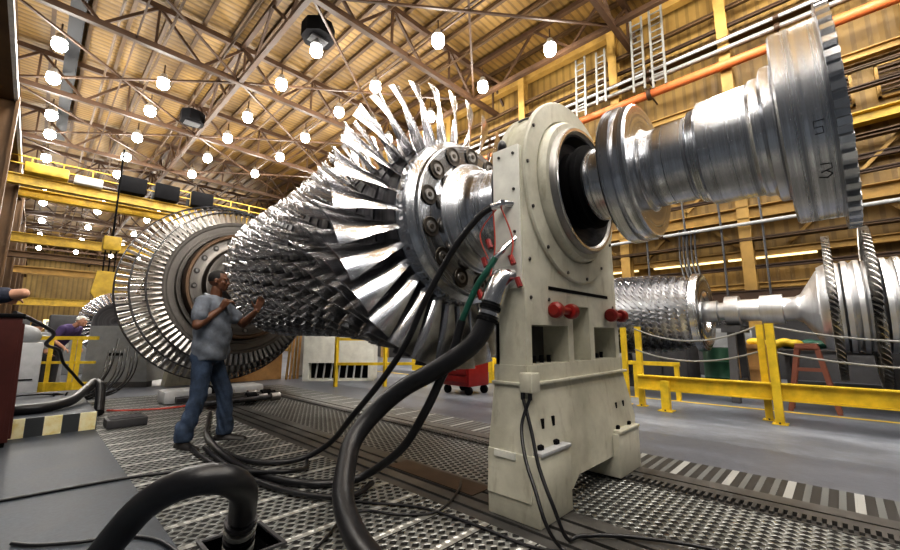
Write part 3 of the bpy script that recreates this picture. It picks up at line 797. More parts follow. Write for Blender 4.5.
# red handwheels
for x in (2.62, 3.56):
    k = MB().tube([(x-.13, 1.40, 1.285), (x+.13, 1.40, 1.285)], .026, 12).build('red_knob', M['red'], ped)
    for s in (-1, 1):
        MB().lathe([(s*.07,.026),(s*.075,.05),(s*.10,.058),(s*.13,.055),(s*.145,.035)], (x, 1.40, 1.285), 'x', 20).build('grip', M['red'], k)
    MB().tube([(x, 1.40, 1.285), (x, 1.46, 1.285)], .02, 8).build('stem', M['bolt'], k)
# feet
for (x0, x1, y0, y1, h) in ((2.13, 2.52, 1.34, 1.72, .40), (3.30, 3.74, 1.34, 1.70, .34),):
    f = MB().box(x0, x1, y0, y1, .012, h, .008).build('foot', M['paint'], ped)
    if y0 < 1.5:
        p = MB().box(x0+.02, x1-.01, y0-.012, y0+.12, h-.0, h+.022, .004).build('clamp_plate', M['lgrey'] if x0 < 3 else M['paint'], f)
        for xx in (x0+.1, x1-.1):
            MB().lathe([(h+.02,.032),(h+.045,.032),(h+.05,.022)], (xx, y0+.06, 0), 'z', 6).build('bolt', M['blackm'], f, 0)
MB().box(2.12, 2.14, 1.50, 1.66, .36, .40).build('lug', M['cream'], ped)
# flexible black drive unit on the right side of the pedestal
mb = MB(); mb.tube([(4.13,1.72,.62),(4.14,1.72,.45),(4.18,1.7,.3),(4.2,1.7,.12)], [.05,.045,.08,.06], 14); mb.tube([(4.13,1.72,.62),(4.13,1.72,.75)], .035, 10)
mb.tube([(3.7,1.64,.74),(4.13,1.72,.74)], .04, 12)
mb.build('drive_motor', M['dgrey'], ped)
# steam fittings on the left flank: big elbow, clamps, red lock wires
el = MB().tube(spline([(2.20,1.56,1.50),(2.14,1.58,1.48),(2.10,1.60,1.42),(2.07,1.62,1.32)]), [.075]*25, 16).build('hose_elbow', M['chrome'], ped)
for i, p in enumerate(((2.075,1.618,1.34),(2.065,1.624,1.30),(2.055,1.63,1.26),(2.045,1.635,1.22))):
    MB().tube([V(p), V(p)+V((-.006,.004,-.022))], .074 - (i%2)*.004, 16).build('hose_clamp', M['chrome'] if i % 2 == 0 else M['blackm'], el)
MB().tube([(2.20,1.52,2.0),(2.14,1.57,2.0),(2.09,1.63,1.975)], .026, 10).build('pipe_fitting', M['chrome'], ped)
MB().tube([(2.15,1.56,2.0),(2.13,1.58,1.998)], .038, 6).build('hex_nut', M['chrome'], ped)
MB().tube([(2.20,1.5,1.76),(2.13,1.53,1.70),(2.09,1.6,1.62)], .02, 10).build('pipe_fitting', M['chrome'], ped)
mb = MB()
for pts in ([(2.10,1.62,1.98),(2.09,1.60,1.7),(2.06,1.62,1.5)],[(2.12,1.58,2.0),(2.15,1.5,1.75),(2.12,1.5,1.6)],[(2.12,1.6,1.97),(2.06,1.7,1.8),(2.08,1.65,1.62)]): mb.tube(spline(pts), .005, 5)
mb.build('red_lock_wire', M['wire'], ped)
for p in ((2.08,1.64,1.72),(2.14,1.5,1.60),(2.15,1.46,1.45),(2.08,1.68,1.60),(2.05,1.7,1.38)): MB().tube([V(p)-V((0,.012,.03)), V(p)+V((0,.012,.03))], .02, 8).build('valve_handle', M['red'], ped)
# junction box
jb = MB().box(2.14, 2.24, 1.38, 1.47, .76, .88, .008).build('junction_box', M['paint'], ped)
for y in (1.4, 1.45): MB().tube([(2.15, y, .76), (2.15, y, .72)], .014, 8).build('cable_gland', M['black'], jb)
# far pedestal behind the turbine wheel
p2 = thing('bearing_pedestal', (2.96, 11.2, 0), 'plain grey bearing pedestal behind the bladed turbine wheels', 'pedestal')
MB().prism([(2.2,0),(3.7,0),(3.5,1.6),(3.35,2.5),(2.57,2.5),(2.4,1.6)], 11.0, 11.4).build('body', M['paint'], p2)

# ------------------------------------------------------------------ hoses and cables
def hose(pts, r, name, mat, label, cat='hose', group=None, n=8, seg=10):
    o = MB().tube(spline(pts, n), r, seg).build(name, mat, None, 60)
    return tag(o, label, cat, group)
hose([(2.09,1.63,1.975),(2.05,1.70,1.92),(2.0,1.82,1.78),(1.97,1.96,1.6),(1.93,2.13,1.33),(1.9,2.29,1.04),(1.86,2.53,.76),(1.86,2.9,.46),(1.93,3.3,.2),(1.82,3.5,.06),(1.62,3.6,.03),(1.44,3.85,.03),(1.38,4.3,.03),(1.42,4.95,.03),(1.6,5.62,.03),(1.9,6.6,.03)], .024, 'rubber_hose', M['black'], 'slim black hose sweeping from the top pedestal fitting down to the grating')
hose([(2.07,1.62,1.33),(2.03,1.65,1.17),(1.98,1.73,1.04),(1.9,1.93,.9),(1.81,2.2,.75),(1.69,2.36,.58),(1.55,2.38,.43),(1.43,2.27,.3),(1.33,2.12,.18),(1.27,1.9,.09),(1.2,1.6,.07),(1.12,1.25,.07)], .062, 'suction_hose', M['black'], 'thick black hose curving from the chrome elbow to the foreground floor', seg=16)
gh = thing('service_hose', (2.0, 1.8, 1.0), 'green topped hose hanging between the slim and the thick black hoses', 'hose')
MB().tube(spline([(2.09,1.6,1.62),(2.06,1.64,1.54),(2.03,1.72,1.42),(2.0,1.82,1.21)]), .022, 10).build('green_sleeve', M['green'], gh, 60)
MB().tube(spline([(2.0,1.82,1.21),(1.97,1.87,1.01),(1.94,1.96,.82),(1.9,2.07,.6),(1.9,2.3,.33),(1.9,2.65,.1),(1.77,2.78,.03),(1.55,2.93,.03),(1.4,3.27,.03),(1.34,3.78,.03),(1.37,4.49,.03),(1.5,5.3,.03)]), .03, 10).build('black_sleeve', M['black'], gh, 60)
hose([(1.3,4.6,.03),(1.27,4.0,.03),(1.3,3.28,.03),(1.42,2.78,.03),(1.63,2.52,.03),(1.88,2.62,.03)], .02, 'rubber_hose', M['black'], 'black hose looped on the grating outside the hanging hoses')
hose([(1.22,4.9,.025),(1.2,4.3,.025),(1.24,3.7,.025),(1.33,3.4,.06),(1.5,3.2,.07),(1.7,3.3,.03),(1.85,3.6,.03)], .018, 'rubber_hose', M['black'], 'inner black hose loop nearest the man on the grating')
hose([(.28,2.6,.06),(.33,2.58,.09),(.38,2.50,.2),(.44,2.40,.32),(.51,2.25,.42),(.60,2.13,.47),(.70,2.10,.45),(.80,2.18,.36),(.86,2.32,.2),(.89,2.42,.04),(.90,2.44,-.4)], .066, 'suction_hose', M['black'], 'thick ribbed black hose arching out of the floor opening', seg=16)
cuff = thing('hose_cuff', (.89, 2.42, 0), 'ribbed steel cuff around the thick hose where it enters the floor opening', 'cuff')
for i in range(4): MB().tube([(.862+.008*i, 2.34+.025*i, .17-.05*i), (.866+.008*i, 2.352+.025*i, .145-.05*i)], .078, 16).build('band', M['rope'] if i % 2 else M['drum'], cuff)
hose([(-.6,4.25,.01),(-.02,4.19,.01),(.32,4.17,.01),(.68,4.13,.01),(1.0,4.0,.012),(1.15,3.9,.012)], .012, 'power_cable', M['black'], 'thin black cable straight across the dark floor plates', 'cable')
hose([(.05,3.3,.012),(.14,3.18,.012),(.3,3.06,.012),(.46,2.98,.012),(.59,2.8,.012),(.64,2.57,.012),(.66,2.3,.012)], .010, 'power_cable', M['black'], 'thin black cable wavy beside the floor opening hose', 'cable')
hose([(2.15,1.4,.73),(2.10,1.43,.58),(2.02,1.36,.43),(1.96,1.26,.29),(1.93,1.18,.15),(2.0,1.14,.035),(1.98,1.0,.03),(1.9,.8,.03)], .010, 'power_cable', M['black'], 'thin black cable hanging furthest left from the junction box', 'cable')
hose([(2.15,1.45,.73),(2.12,1.38,.56),(2.07,1.30,.37),(2.04,1.2,.2),(2.1,1.16,.04),(2.2,1.12,.035),(2.4,.9,.03),(2.55,.5,.03),(2.45,.0,.03),(2.5,-.8,.03)], .011, 'power_cable', M['black'], 'thin black cable hanging right of its neighbour from the junction box', 'cable')
hose([(1.27,3.76,.012),(1.45,2.89,.012),(1.65,2.43,.012),(1.87,2.07,.012),(1.93,1.64,.012),(1.95,1.27,.012),(2.1,.95,.03)], .009, 'power_cable', M['black'], 'thin black cable running along the grating to the pedestal foot', 'cable')
hose([(1.1,2.05,.012),(1.25,2.15,.012),(1.45,2.3,.012),(1.6,2.28,.012),(1.7,2.1,.012),(1.9,1.95,.012),(2.2,2.05,.03),(2.4,2.2,.03)], .008, 'power_cable', M['black'], 'thin black cable curled around the thick hose foot', 'cable')
hose([(-.1,7.0,.26),(.2,7.0,.26),(.45,7.3,.28),(.62,7.8,.36),(.74,8.2,.42),(.80,8.0,.36),(.78,7.6,.05)], .06, 'suction_hose', M['black'], 'thick black hose lying on the step behind the hazard stripe', seg=12)

# ------------------------------------------------------------------ persons
def remesh(mb, name, mat, voxel, smooth_it, parent, off):
    me = bpy.data.meshes.new(name); mb.bm.to_mesh(me); mb.bm.free()
    o = bpy.data.objects.new(name, me); col.objects.link(o)
    r = o.modifiers.new('r', 'REMESH'); r.mode = 'VOXEL'; r.voxel_size = voxel
    s = o.modifiers.new('s', 'SMOOTH'); s.factor = .5; s.iterations = smooth_it
    dg = bpy.context.evaluated_depsgraph_get(); dg.update()
    m2 = bpy.data.meshes.new_from_object(o.evaluated_get(dg)); m2.name = name
    o.modifiers.clear(); o.data = m2; bpy.data.meshes.remove(me)
    m2.materials.clear(); m2.materials.append(mat)
    m2.polygons.foreach_set('use_smooth', [True]*len(m2.polygons))
    if parent is not None: o.parent = parent
    return o
def lerp(a, b, t): return V(a) + (V(b)-V(a))*t
def head_parts(mb, hc, fw, k=1.):
    """skull, jaw, nose, ears; fw is the facing unit vector (horizontal)"""
    fw = V(fw).normalized(); sd = V((-fw.y, fw.x, 0)); up = V((0,0,1))
    def P(f, s, u): return V(hc) + (fw*f + sd*s + up*u)*k
    q = fw.to_track_quat('X', 'Z').to_matrix().to_4x4()
    def eb(c, rx, ry, rz):
        bmesh.ops.create_uvsphere(mb.bm, u_segments=16, v_segments=12, radius=1, matrix=Matrix.Translation(c) @ q @ Matrix.Diagonal((rx*k, ry*k, rz*k, 1)))
    eb(P(-.012,0,.025), .098, .078, .098)
    eb(P(.022,0,-.035), .070, .062, .080)
    eb(P(.050,0,-.082), .034, .036, .030)
    eb(P(.078,0,.026), .020, .052, .014)      # brow
    eb(P(.088,0,-.008), .016, .013, .030)     # nose bridge
    eb(P(.102,0,-.026), .016, .017, .013)     # nose tip
    eb(P(.080,0,-.056), .018, .028, .009); eb(P(.078,0,-.069), .017, .024, .009)  # lips
    for s in (-1, 1):
        eb(P(-.005, s*.079, -.005), .020, .010, .032)
        eb(P(.060, s*.040, -.02), .025, .022, .025)
    return P, eb
def hand(mb, wrist, dirv, palm_n, k=1., curl=.3, side=1, thumb=.6):
    """palm, four fingers of unequal length bent at the knuckles, thumb from the side of the palm"""
    d = V(dirv).normalized(); nrm = V(palm_n); nrm = (nrm - d*nrm.dot(d)).normalized(); sd = d.cross(nrm)*side
    w = V(wrist)
    for s in (-.026, -.009, .009, .026): mb.cap(w + sd*s*.7*k + d*.012*k, w + d*.085*k + sd*s*k, .016*k, .014*k, 8)
    for s, L in ((-.033, .058), (-.011, .074), (.011, .080), (.033, .070)):
        p = w + d*.088*k + sd*s*k; c = curl
        dr = d
        for seg, fr in enumerate((.42, .32, .26)):
            a = c*(.8 + .5*seg)
            dr = (dr*math.cos(a) + nrm*math.sin(a)).normalized()
            p2 = p + dr*L*fr*k; mb.cap(p, p2, (.0098 - .001*seg)*k, (.009 - .001*seg)*k, 8); p = p2
    tb = w + d*.03*k + sd*.03*k; td = (d*.7 + sd*thumb + nrm*.35).normalized()
    p2 = tb + td*.045*k; mb.cap(tb, p2, .014*k, .011*k, 8); td2 = (td + d*.5 + nrm*.2).normalized(); mb.cap(p2, p2 + td2*.032*k, .0105*k, .009*k, 8)
def shoe(mb, sole, ankle, toe_dir, k=1.):
    d = V((toe_dir[0], toe_dir[1], 0)).normalized(); a = V(ankle); g = V((a.x, a.y, a.z - .085*k))
    mb.cap(g + d*(-.05)*k + V((0,0,.02)), g + d*.05*k + V((0,0,.018)), .042*k, .046*k); mb.cap(g + d*.05*k + V((0,0,.012)), g + d*.16*k + V((0,0,.0)), .047*k, .038*k)
    mb.cap(a + V((0,0,.03)), g + d*(-.015)*k + V((0,0,.04)), .050*k, .046*k)
    sd = V((-d.y, d.x, 0)); pts = []
    for f, s in ((-.10,.02),(-.10,-.02),(-.06,-.04),(.04,-.046),(.13,-.046),(.19,-.025),(.205,0),(.19,.025),(.13,.046),(.04,.044),(-.06,.04)):
        p = g + d*f*k + sd*s*k; pts.append((p.x, p.y))
    sole.prism(pts, g.z - .038*k, g.z - .012*k, 'z')

# the worker: local frame forward f, left l, up
base = V((1.36, 4.93, .0)); fwd = V((.82, -.57, 0)).normalized(); lft = V((-fwd.y, fwd.x, 0))
def W(f, l, z): return base + fwd*f + lft*l + V((0,0,z))
man = thing('person', base, 'man in grey polo shirt and blue jeans raising both hands beside the rotor', 'person')
hc = W(.035, 0, 1.71)
ft = [V((1.18, 4.87, .095)), V((1.58, 4.95, .095))]     # right foot, left foot (ankles)
kn = [lerp(ft[0], W(-.03,-.10,.93), .5) + fwd*.05 , lerp(ft[1], W(-.02,.10,.93), .5) + fwd*.07]
kn[0].z = .50; kn[1].z = .50
hip = [W(-.02,-.10,.92), W(-.02,.10,.92)]
shR, shL = W(-.03,-.215,1.46), W(.02,.215,1.46)
elR, elL = W(-.03,-.31,1.215), W(.23,.30,1.25)
wrR, wrL = W(.13,-.15,1.40), W(.40,.17,1.40)
mb = MB()
head_parts(mb, hc, fwd + V((0,-.05,0)))
mb.cap(W(.0,0,1.46), W(.02,0,1.62), .066, .060)
mb.cap(W(-.01,0,1.36), W(0,0,1.02), .13, .12); mb.cap(W(-.01,-.08,1.38), W(-.01,.08,1.38), .11, .11)
mb.cap(W(0,-.07,.95), W(0,.07,.95), .11, .11)
for h, k_, a in zip(hip, kn, ft): mb.cap(h, k_, .082, .055); mb.cap(k_, a + V((0,0,.03)), .052, .03)
for s, e, w in ((shR, elR, wrR), (shL, elL, wrL)):
    mb.cap(s, e, .058, .046); mb.cap(e, lerp(e, w, .35), .046, .047); mb.cap(lerp(e, w, .3), w, .047, .030)
hand(mb, wrR, fwd*.5 + V((0,0,.75)) + lft*.2, lft*.6 + V((0,0,-.3)) + fwd*.5, 1.12, 1.1, 1, .5)
mb.cap(wrR + fwd*.01 + V((0,0,.02)), wrR + fwd*.035 + V((0,0,.075)), .034, .036)
hand(mb, wrL, fwd*.32 + V((0,0,1)), fwd*.2 - lft*.9, 1.05, .18, -1, .9)
remesh(mb, 'body', M['skin'], .0062, 3, man, None)
mb = MB()   # polo shirt
for a, b, ra, rb in ((W(-.02,-.10,1.42), W(-.02,.10,1.42), .108, .108), (W(.0,-.07,1.40), W(.02,-.06,1.12), .158, .162), (W(.0,.07,1.40), W(.02,.06,1.12), .158, .162),
                     (W(.01,-.06,1.15), W(.015,-.065,.93), .162, .162), (W(.01,.06,1.15), W(.015,.065,.93), .162, .162), (W(.03,0,1.3), W(.055,0,1.08), .15, .155)):
    mb.cap(a, b, ra, rb, 16)
for s, e, in ((shR, elR), (shL, elL)): mb.cap(s, lerp(s, e, .62), .078, .080, 14); mb.cap(lerp(s, W(0,0,1.42), .6), s, .10, .074, 12)
sh = remesh(mb, 'polo_shirt', M['shirt'], .012, 5, man, None)
for v in sh.data.vertices:   # flat hem and loose folds
    if v.co.z < .86: v.co.z = .86 + (v.co.z-.86)*.08
    v.co += v.normal * (.006*math.sin(v.co.z*38 + v.co.x*22) * (1 if v.co.z < 1.35 else .3))
mb = MB(); P_ = []
for k in range(17):
    a = 2*PI*k/16; P_.append(W(-.01 + .078*math.cos(a), .078*math.sin(a), 1.535 - .03*math.cos(a)))
mb.tube(P_, .017, 8); mb.build('collar', M['collar'], man, 60, V())
mb = MB()   # jeans
mb.cap(W(0,-.06,.93), W(0,.06,.93), .138, .138, 16); mb.cap(W(-.03,-.06,.90), W(-.03,.06,.90), .13, .13, 16)
for h, k_, a in zip(hip, kn, ft):
    mb.cap(h, k_, .105, .082, 14); mb.cap(k_, a + V((0,0,.02)), .081, .076, 14)
    mb.cap(a + V((0,0,.10)), a + V((0,0,.0)), .086, .082, 14)
jn = remesh(mb, 'jeans', M['jeans'], .012, 4, man, None)
for v in jn.data.vertices:
    v.co += v.normal * .007*math.sin(v.co.z*38 + v.co.x*60 + 4*math.sin(v.co.y*25))*min(1, max(.2, 1.1-v.co.z))
    if v.co.z < .06: v.co.z = .06
sh_ = MB(); so = MB()
for a, d in zip(ft, (fwd*.5 + V((-.1,-.7,0)), fwd + V((0,-.15,0)))): shoe(sh_, so, a, d, 1.25)
remesh(sh_, 'shoes', M['shoe'], .009, 3, man, None)
so.build('soles', M['sole'], man, 35, V())
mb = MB()   # cropped hair cap
q = fwd.to_track_quat('X', 'Z').to_matrix().to_4x4()
bmesh.ops.create_uvsphere(mb.bm, u_segments=24, v_segments=16, radius=1, matrix=Matrix.Translation(hc + fwd*-.018 + V((0,0,.033))) @ q @ Matrix.Diagonal((.0965,.080,.0965,1)))
dl = [v for v in mb.bm.verts if (v.co - hc).dot(fwd) > .045 - (.0) and v.co.z < hc.z+.085 or v.co.z < hc.z - .02]
bmesh.ops.delete(mb.bm, geom=dl, context='VERTS'); mb.build('hair', M['hair'], man, 60, V())
for s in (-1, 1):
    MB().ball(hc + fwd*.082 + lft*s*.031 + V((0,0,.006)), .0085).build('eye', M['eye'], man, 60, V())
for ch in man.children:
    if ch.parent == man:
        ch.data.transform(Matrix.Translation(-base))

def simple_person(base, fwd, label, shirt, pants, skin, cap=None, lean=0., arms=None, k=1., vox=.014, step=.12):
    base = V(base); fwd = V(fwd).normalized(); lft = V((-fwd.y, fwd.x, 0))
    def W(f, l, z):
        if z > .9:
            h = z - .9; f2 = f*math.cos(lean) + h*math.sin(lean); z = .9 + h*math.cos(lean) - f*math.sin(lean); f = f2
        return base + (fwd*f + lft*l)*k + V((0,0,z*k))
    man = thing('person', base, label, 'person')
    hc = W(.05, 0, 1.70)
    mb = MB(); head_parts(mb, hc, fwd, k)
    mb.cap(W(0,0,1.45), W(.03,0,1.62), .06*k, .055*k); mb.cap(W(0,0,1.36), W(0,0,1.0), .12*k, .11*k)
    hips = [W(0,-.1,.92), W(0,.1,.92)]; kn = [W(.02,-step,.5), W(.02,.12,.5)]; an = [W(0,-step-.04,.10), W(0,.13,.10)]
    for h, a, b in zip(hips, kn, an): mb.cap(h, a, .08*k, .055*k); mb.cap(a, b, .05*k, .038*k)
    A = arms or [((0,-.21,1.43), (.1,-.27,1.17), (.33,-.2,1.17)), ((0,.21,1.43), (.1,.27,1.17), (.33,.2,1.17))]
    for i, (s, e, w) in enumerate(A):
        s, e, w = W(*s), W(*e), W(*w)
        mb.cap(s, e, .055*k, .045*k); mb.cap(e, w, .046*k, .03*k)
        hand(mb, w, (w-e), V((0,0,-1)) if abs((w-e).normalized().z) < .8 else fwd, k, .3, 1 if i else -1)
    remesh(mb, 'body', skin, .008, 3, man, None)
    mb = MB()
    for a, b, ra, rb in ((W(0,-.1,1.41), W(0,.1,1.41), .105, .105), (W(0,-.05,1.4), W(.02,-.05,.98), .14, .135), (W(0,.05,1.4), W(.02,.05,.98), .14, .135)): mb.cap(a, b, ra*k, rb*k, 14)
    for (s, e, w) in A: s, e = W(*s), W(*e); mb.cap(s, lerp(s, e, .6), .082*k, .075*k, 12)
    remesh(mb, 'shirt', shirt, vox, 4, man, None)
    mb = MB(); mb.cap(W(0,-.06,.92), W(0,.06,.92), .13*k, .13*k, 14)
    for h, a, b in zip(hips, kn, an): mb.cap(h, a, .10*k, .078*k, 12); mb.cap(a, b, .077*k, .07*k, 12)
    remesh(mb, 'trousers', pants, vox, 4, man, None)
    s1 = MB(); s2 = MB()
    for b in an: shoe(s1, s2, b, fwd, k*1.08)
    remesh(s1, 'boots', M['tan'], .01, 3, man, None); s2.build('soles', M['sole'], man, 35, V())
    mb = MB(); bmesh.ops.create_uvsphere(mb.bm, u_segments=20, v_segments=14, radius=1, matrix=Matrix.Translation(hc + fwd*-.016*k + V((0,0,.035*k))) @ Matrix.Diagonal((.098*k,.098*k,.1*k,1)))
    bmesh.ops.delete(mb.bm, geom=[v for v in mb.bm.verts if v.co.z < hc.z + (.03 if cap else .0)*k or ((v.co-hc).dot(fwd) > .05*k and v.co.z < hc.z+.06*k)], context='VERTS')
    if cap: mb.cap(hc + fwd*.06*k + V((0,0,.05*k)), hc + fwd*.13*k + V((0,0,.04*k)), .03*k, .02*k)
    mb.build('cap' if cap else 'hair', cap or M['hair'], man, 60, V())
    for ch in man.children: ch.data.transform(Matrix.Translation(-base))
    return man
simple_person((-.56, 5.68, 0), (.6, .8, 0), 'person in dark navy shirt at the left edge, arm bent over the red cabinet', M['navy'], M['dgrey'], M['skin2'],
              arms=[((0,-.22,1.45), (.06,-.54,1.50), (.24,-.34,1.47)), ((0,.22,1.42), (.12,.25,1.2), (.3,.1,1.3))], step=.28)
simple_person((.35, 12.9, 0), (.6, -.55, 0), 'person in purple shirt and pale cap bending over behind yellow railings', M['purple'], M['dgrey'], M['skin2'], M['cream'], lean=.75, vox=.02)
simple_person((-.05, 12.2, -.35), (.5, .8, 0), 'dark haired person in pale shirt low at the far left', M['lgrey'], M['navy'], M['skin2'], vox=.02, lean=.25)

# ------------------------------------------------------------------ aisle fence
fe = thing('safety_fence', (6.9, .7, 0), 'yellow safety fence beam with paired posts along the aisle', 'fence')
MB().box(6.86, 6.90, -4, 2.42, .30, .49).build('beam_web', M['yellow'], fe, 0)
MB().box(6.80, 6.96, -4, 2.42, .485, .50).build('beam_flange', M['yellow'], fe, 0)
MB().box(6.80, 6.96, -4, 2.42, .285, .30).build('beam_flange', M['yellow'], fe, 0)
def post(x, y, h, w, lean=0.):
    p = MB(); p.prism([(x-w/2, y-w/2), (x+w/2, y-w/2), (x+w/2, y+w/2), (x-w/2, y+w/2)], 0, h, 'z'); o = p.build('post', M['yellow'], fe, 0)
    b = MB().box(x-w*.9, x+w*.9, y-w*.9, y+w*.9, 0, .012).build('base_plate', M['yellow'], o, 0)
    for s in (-1, 1): MB().lathe([(.012,.012),(.03,.012)], (x+s*w*.7, y, 0), 'z', 6).build('anchor_bolt', M['bolt'], o, 0)
post(6.77, .67, 1.28, .09); post(7.0, .80, 1.27, .08); post(6.77, 2.0, .44, .11); post(6.99, 2.42, 1.27, .08); post(7.0, 2.66, 1.26, .075); post(6.77, -2.2, 1.28, .09)
def sag(p0, p1, d): return [lerp(p0, p1, k/10) - V((0,0,d*4*(k/10)*(1-k/10))) for k in range(11)]
for i, (a, b, z, d, lb) in enumerate(((2.47, .84, 1.24, .2, 'upper sagging chain of the left fence bay'), (2.47, .84, .90, .16, 'lower sagging chain of the left fence bay'), (.67, -2.2, 1.24, .2, 'upper sagging chain of the right fence bay'), (.67, -2.2, .9, .16, 'lower sagging chain of the right fence bay'))):
    MB().tube(sag((6.95, a, z), (6.95, b, z), d), .012, 6).build('chain', M['rope'], fe)

# ------------------------------------------------------------------ second rotor behind the fence
RX, RZ = 9.0, 1.58
r2 = thing('turbine_rotor', (RX, 1.2, RZ), 'second smaller silver bladed rotor resting on stands behind the yellow fence', 'rotor')
def r2l(name, prof, mat, seg=56, close=False): return MB().lathe(prof, (RX, 0, RZ), 'y', seg, close).build(name, mat, r2)
r2l('shaft', [(3.9,.3),(3.9,.63),(1.9,.62),(1.88,.2),(1.62,.2),(1.6,.16),(1.5,.16),(1.49,.27),(1.28,.27),(1.27,.2),(.98,.2),(.97,.25),(.66,.26),(.65,.2),(.5,.2),(.42,.24),(.20,.60),(.16,.64),(.1,.66)], M['shaft2'])
r2l('drum', [(.18,.66),(.1,.70),(-.02,.72)] + [q for k in range(14) for q in ((-.08-.14*k,.70),(-.11-.14*k,.73),(-.17-.14*k,.73),(-.2-.14*k,.69))] + [(-2.3,.69),(-2.3,.2)], M['shaft2'])
r2l('end_disc', [(1.98,.3),(1.82,.4),(1.80,.68),(1.83,.74),(1.95,.76),(2.0,.7)], M['flange'])
for k in range(11):
    yy = 2.02 + k*.15; tip = .70 + min(.14, .03*k) ; tip = [.68,.72,.75,.77,.79,.80,.81,.82,.82,.83,.83][k]
    src = ring_of(blade_mb(.6, tip, .12, .13, 30, 45, .02, .12, 1, 3), 44, yy, .3*k)
    bmesh.ops.translate(src.bm, vec=(RX, 0, RZ), verts=src.bm.verts); src.build('blade_row', M['blade'], r2, 40)
for (yy, tip) in ((.02, 1.16), (-.42, 1.24), (-.95, 1.3), (-1.5, 1.3)):
    src = ring_of(blade_mb(.80, tip, .15, .15, 40, 50, .03, .14, 3, 3), 80, yy)
    bmesh.ops.translate(src.bm, vec=(RX, 0, RZ), verts=src.bm.verts); d = src.build('wheel_blades', M['tblade'], r2, 40)
    r2l('wheel', [(yy+.05,.6),(yy+.05,.82),(yy-.05,.82),(yy-.05,.6)], M['drum'])
# stands of the second rotor
for (yy, lb) in ((1.38, 'dark steel stand under the bearing of the second rotor'), (3.5, 'dark steel stand under the left end of the second rotor'), (-2.35, 'dark steel stand under the right end of the second rotor')):
    t = thing('rotor_stand', (RX, yy, 0), lb, 'stand', 'stands under the second rotor')
    h = 1.3 if yy < 3 and yy > 0 else .95
    MB().box(RX-.5, RX+.5, yy-.14, yy+.14, h-.12, h).build('saddle', M['dgrey'], t, 0)
    for s in (-1, 1): MB().bar((RX+s*.6, yy, .0), (RX+s*.4, yy, h-.1), .12).build('leg', M['dgrey'], t, 0)
    MB().bar((RX-.55, yy, .3), (RX+.55, yy, .3), .08).build('stretcher', M['dgrey'], t, 0)
t = thing('sawhorse', (8.2, .35, 0), 'red brown steel trestle under the cone of the second rotor', 'trestle')
for (y, s) in ((.12, 1), (.66, -1)):
    for xx in (8.1, 8.4): MB().bar((xx, y, 0), (xx, y+s*.16, .95), .06).build('leg', M['terra'], t, 0)
for z in (.3, .62, .93): MB().bar((8.1, .18+.1*z, z), (8.1, .6-.1*z, z), .05).build('crossbar', M['terra'], t, 0)
MB().box(8.05, 8.45, .26, .52, .93, 1.0).build('top', M['terra'], t, 0)
t = thing('oil_drum', (10.0, 1.85, 0), 'dark green oil drum between the second rotor and the wall', 'drum')
MB().lathe([(0,.28),(.02,.3),(.28,.3),(.3,.31),(.32,.3),(.58,.3),(.6,.31),(.62,.3),(.86,.3),(.88,.29)], (10.0,1.85,0), 'z', 24).build('body', M['barrel'], t)
MB().lathe([(.88,.27),(.875,.2)], (10.0,1.85,0), 'z', 24).build('lid', M['barrel'], t)
t = thing('wooden_crate', (10.2, 1.25, 0), 'plywood crate standing behind the paired fence posts', 'crate')
MB().box(9.9, 10.5, .95, 1.5, 0, .95).build('panel', M['wood'], t, 0)
mb = MB()
for z in (.04, .5, .92): mb.box(9.87, 9.9, .93, 1.52, z-.04, z+.04)
for y in (.97, 1.48): mb.box(9.865, 9.9, y-.04, y+.04, 0, .96)
mb.build('batten', M['wood'], t, 0)
for i, (y, x, c, lb) in enumerate(((.6, 10.6, 'green', 'green tarp bundle on the bench behind the trestle'), (.95, 10.3, 'yellow', 'yellow bag lying beside the green tarp'))):
    mb = MB()
    for k in range(5): mb.ball((x, y-.3+.16*k, .95+.02*i+.03*math.sin(k*2)), .14, (1, 1, .6))
    remesh(mb, 'tarp_bundle' if i == 0 else 'tool_bag', M[c], .03, 3, None, None)['category'] = 'bag'
    o = bpy.context.scene.collection.objects[-1]; o['label'] = lb
t = thing('work_bench', (10.8, .2, 0), 'dark cluttered work bench behind the second rotor', 'bench')
MB().box(10.2, 11.3, -.6, .9, .78, .84).build('bench_top', M['dgrey'], t, 0)
MB().box(10.25, 11.2, -.5, .8, .15, .2).build('shelf', M['dgrey'], t, 0)
for x in (10.3, 11.2):
    for y in (-.5, .8): MB().bar((x, y, 0), (x, y, .8), .07).build('leg', M['dgrey'], t, 0)
for k, (x, y, w, d, h, mt, lb) in enumerate(((11.6, 3.3, 1., 1.2, 1.15, 'dgrey', 'dark machine cabinet behind the left end of the second rotor'), (11.8, 1.9, .8, .9, 1.3, 'grey', 'grey machine cabinet behind the second rotor shaft'),
        (11.9, -1.4, 1., 1.6, 1.1, 'dgrey', 'dark machine cabinet at the right behind the bladed wheels'), (12.2, 5.2, 1., 1.6, 1.6, 'lgrey', 'pale machine cabinet by the wall left of the pedestal'))):
    t = thing('machine_cabinet', (x, y, 0), lb, 'cabinet', 'machine cabinets along the right wall')
    MB().box(x-w/2, x+w/2, y-d/2, y+d/2, .06, h, .02).build('body', M[mt], t)
    MB().box(x-w/2-.02, x-w/2, y-d/2+.06, y-.02, .12, h-.08).build('door', M[mt], t, 0)
    MB().box(x-w/2-.02, x-w/2, y+.02, y+d/2-.06, .12, h-.08).build('door', M[mt], t, 0)
    MB().box(x-w/2+.05, x+w/2-.05, y-d/2+.05, y+d/2-.05, 0, .06).build('plinth', M['blackm'], t, 0)
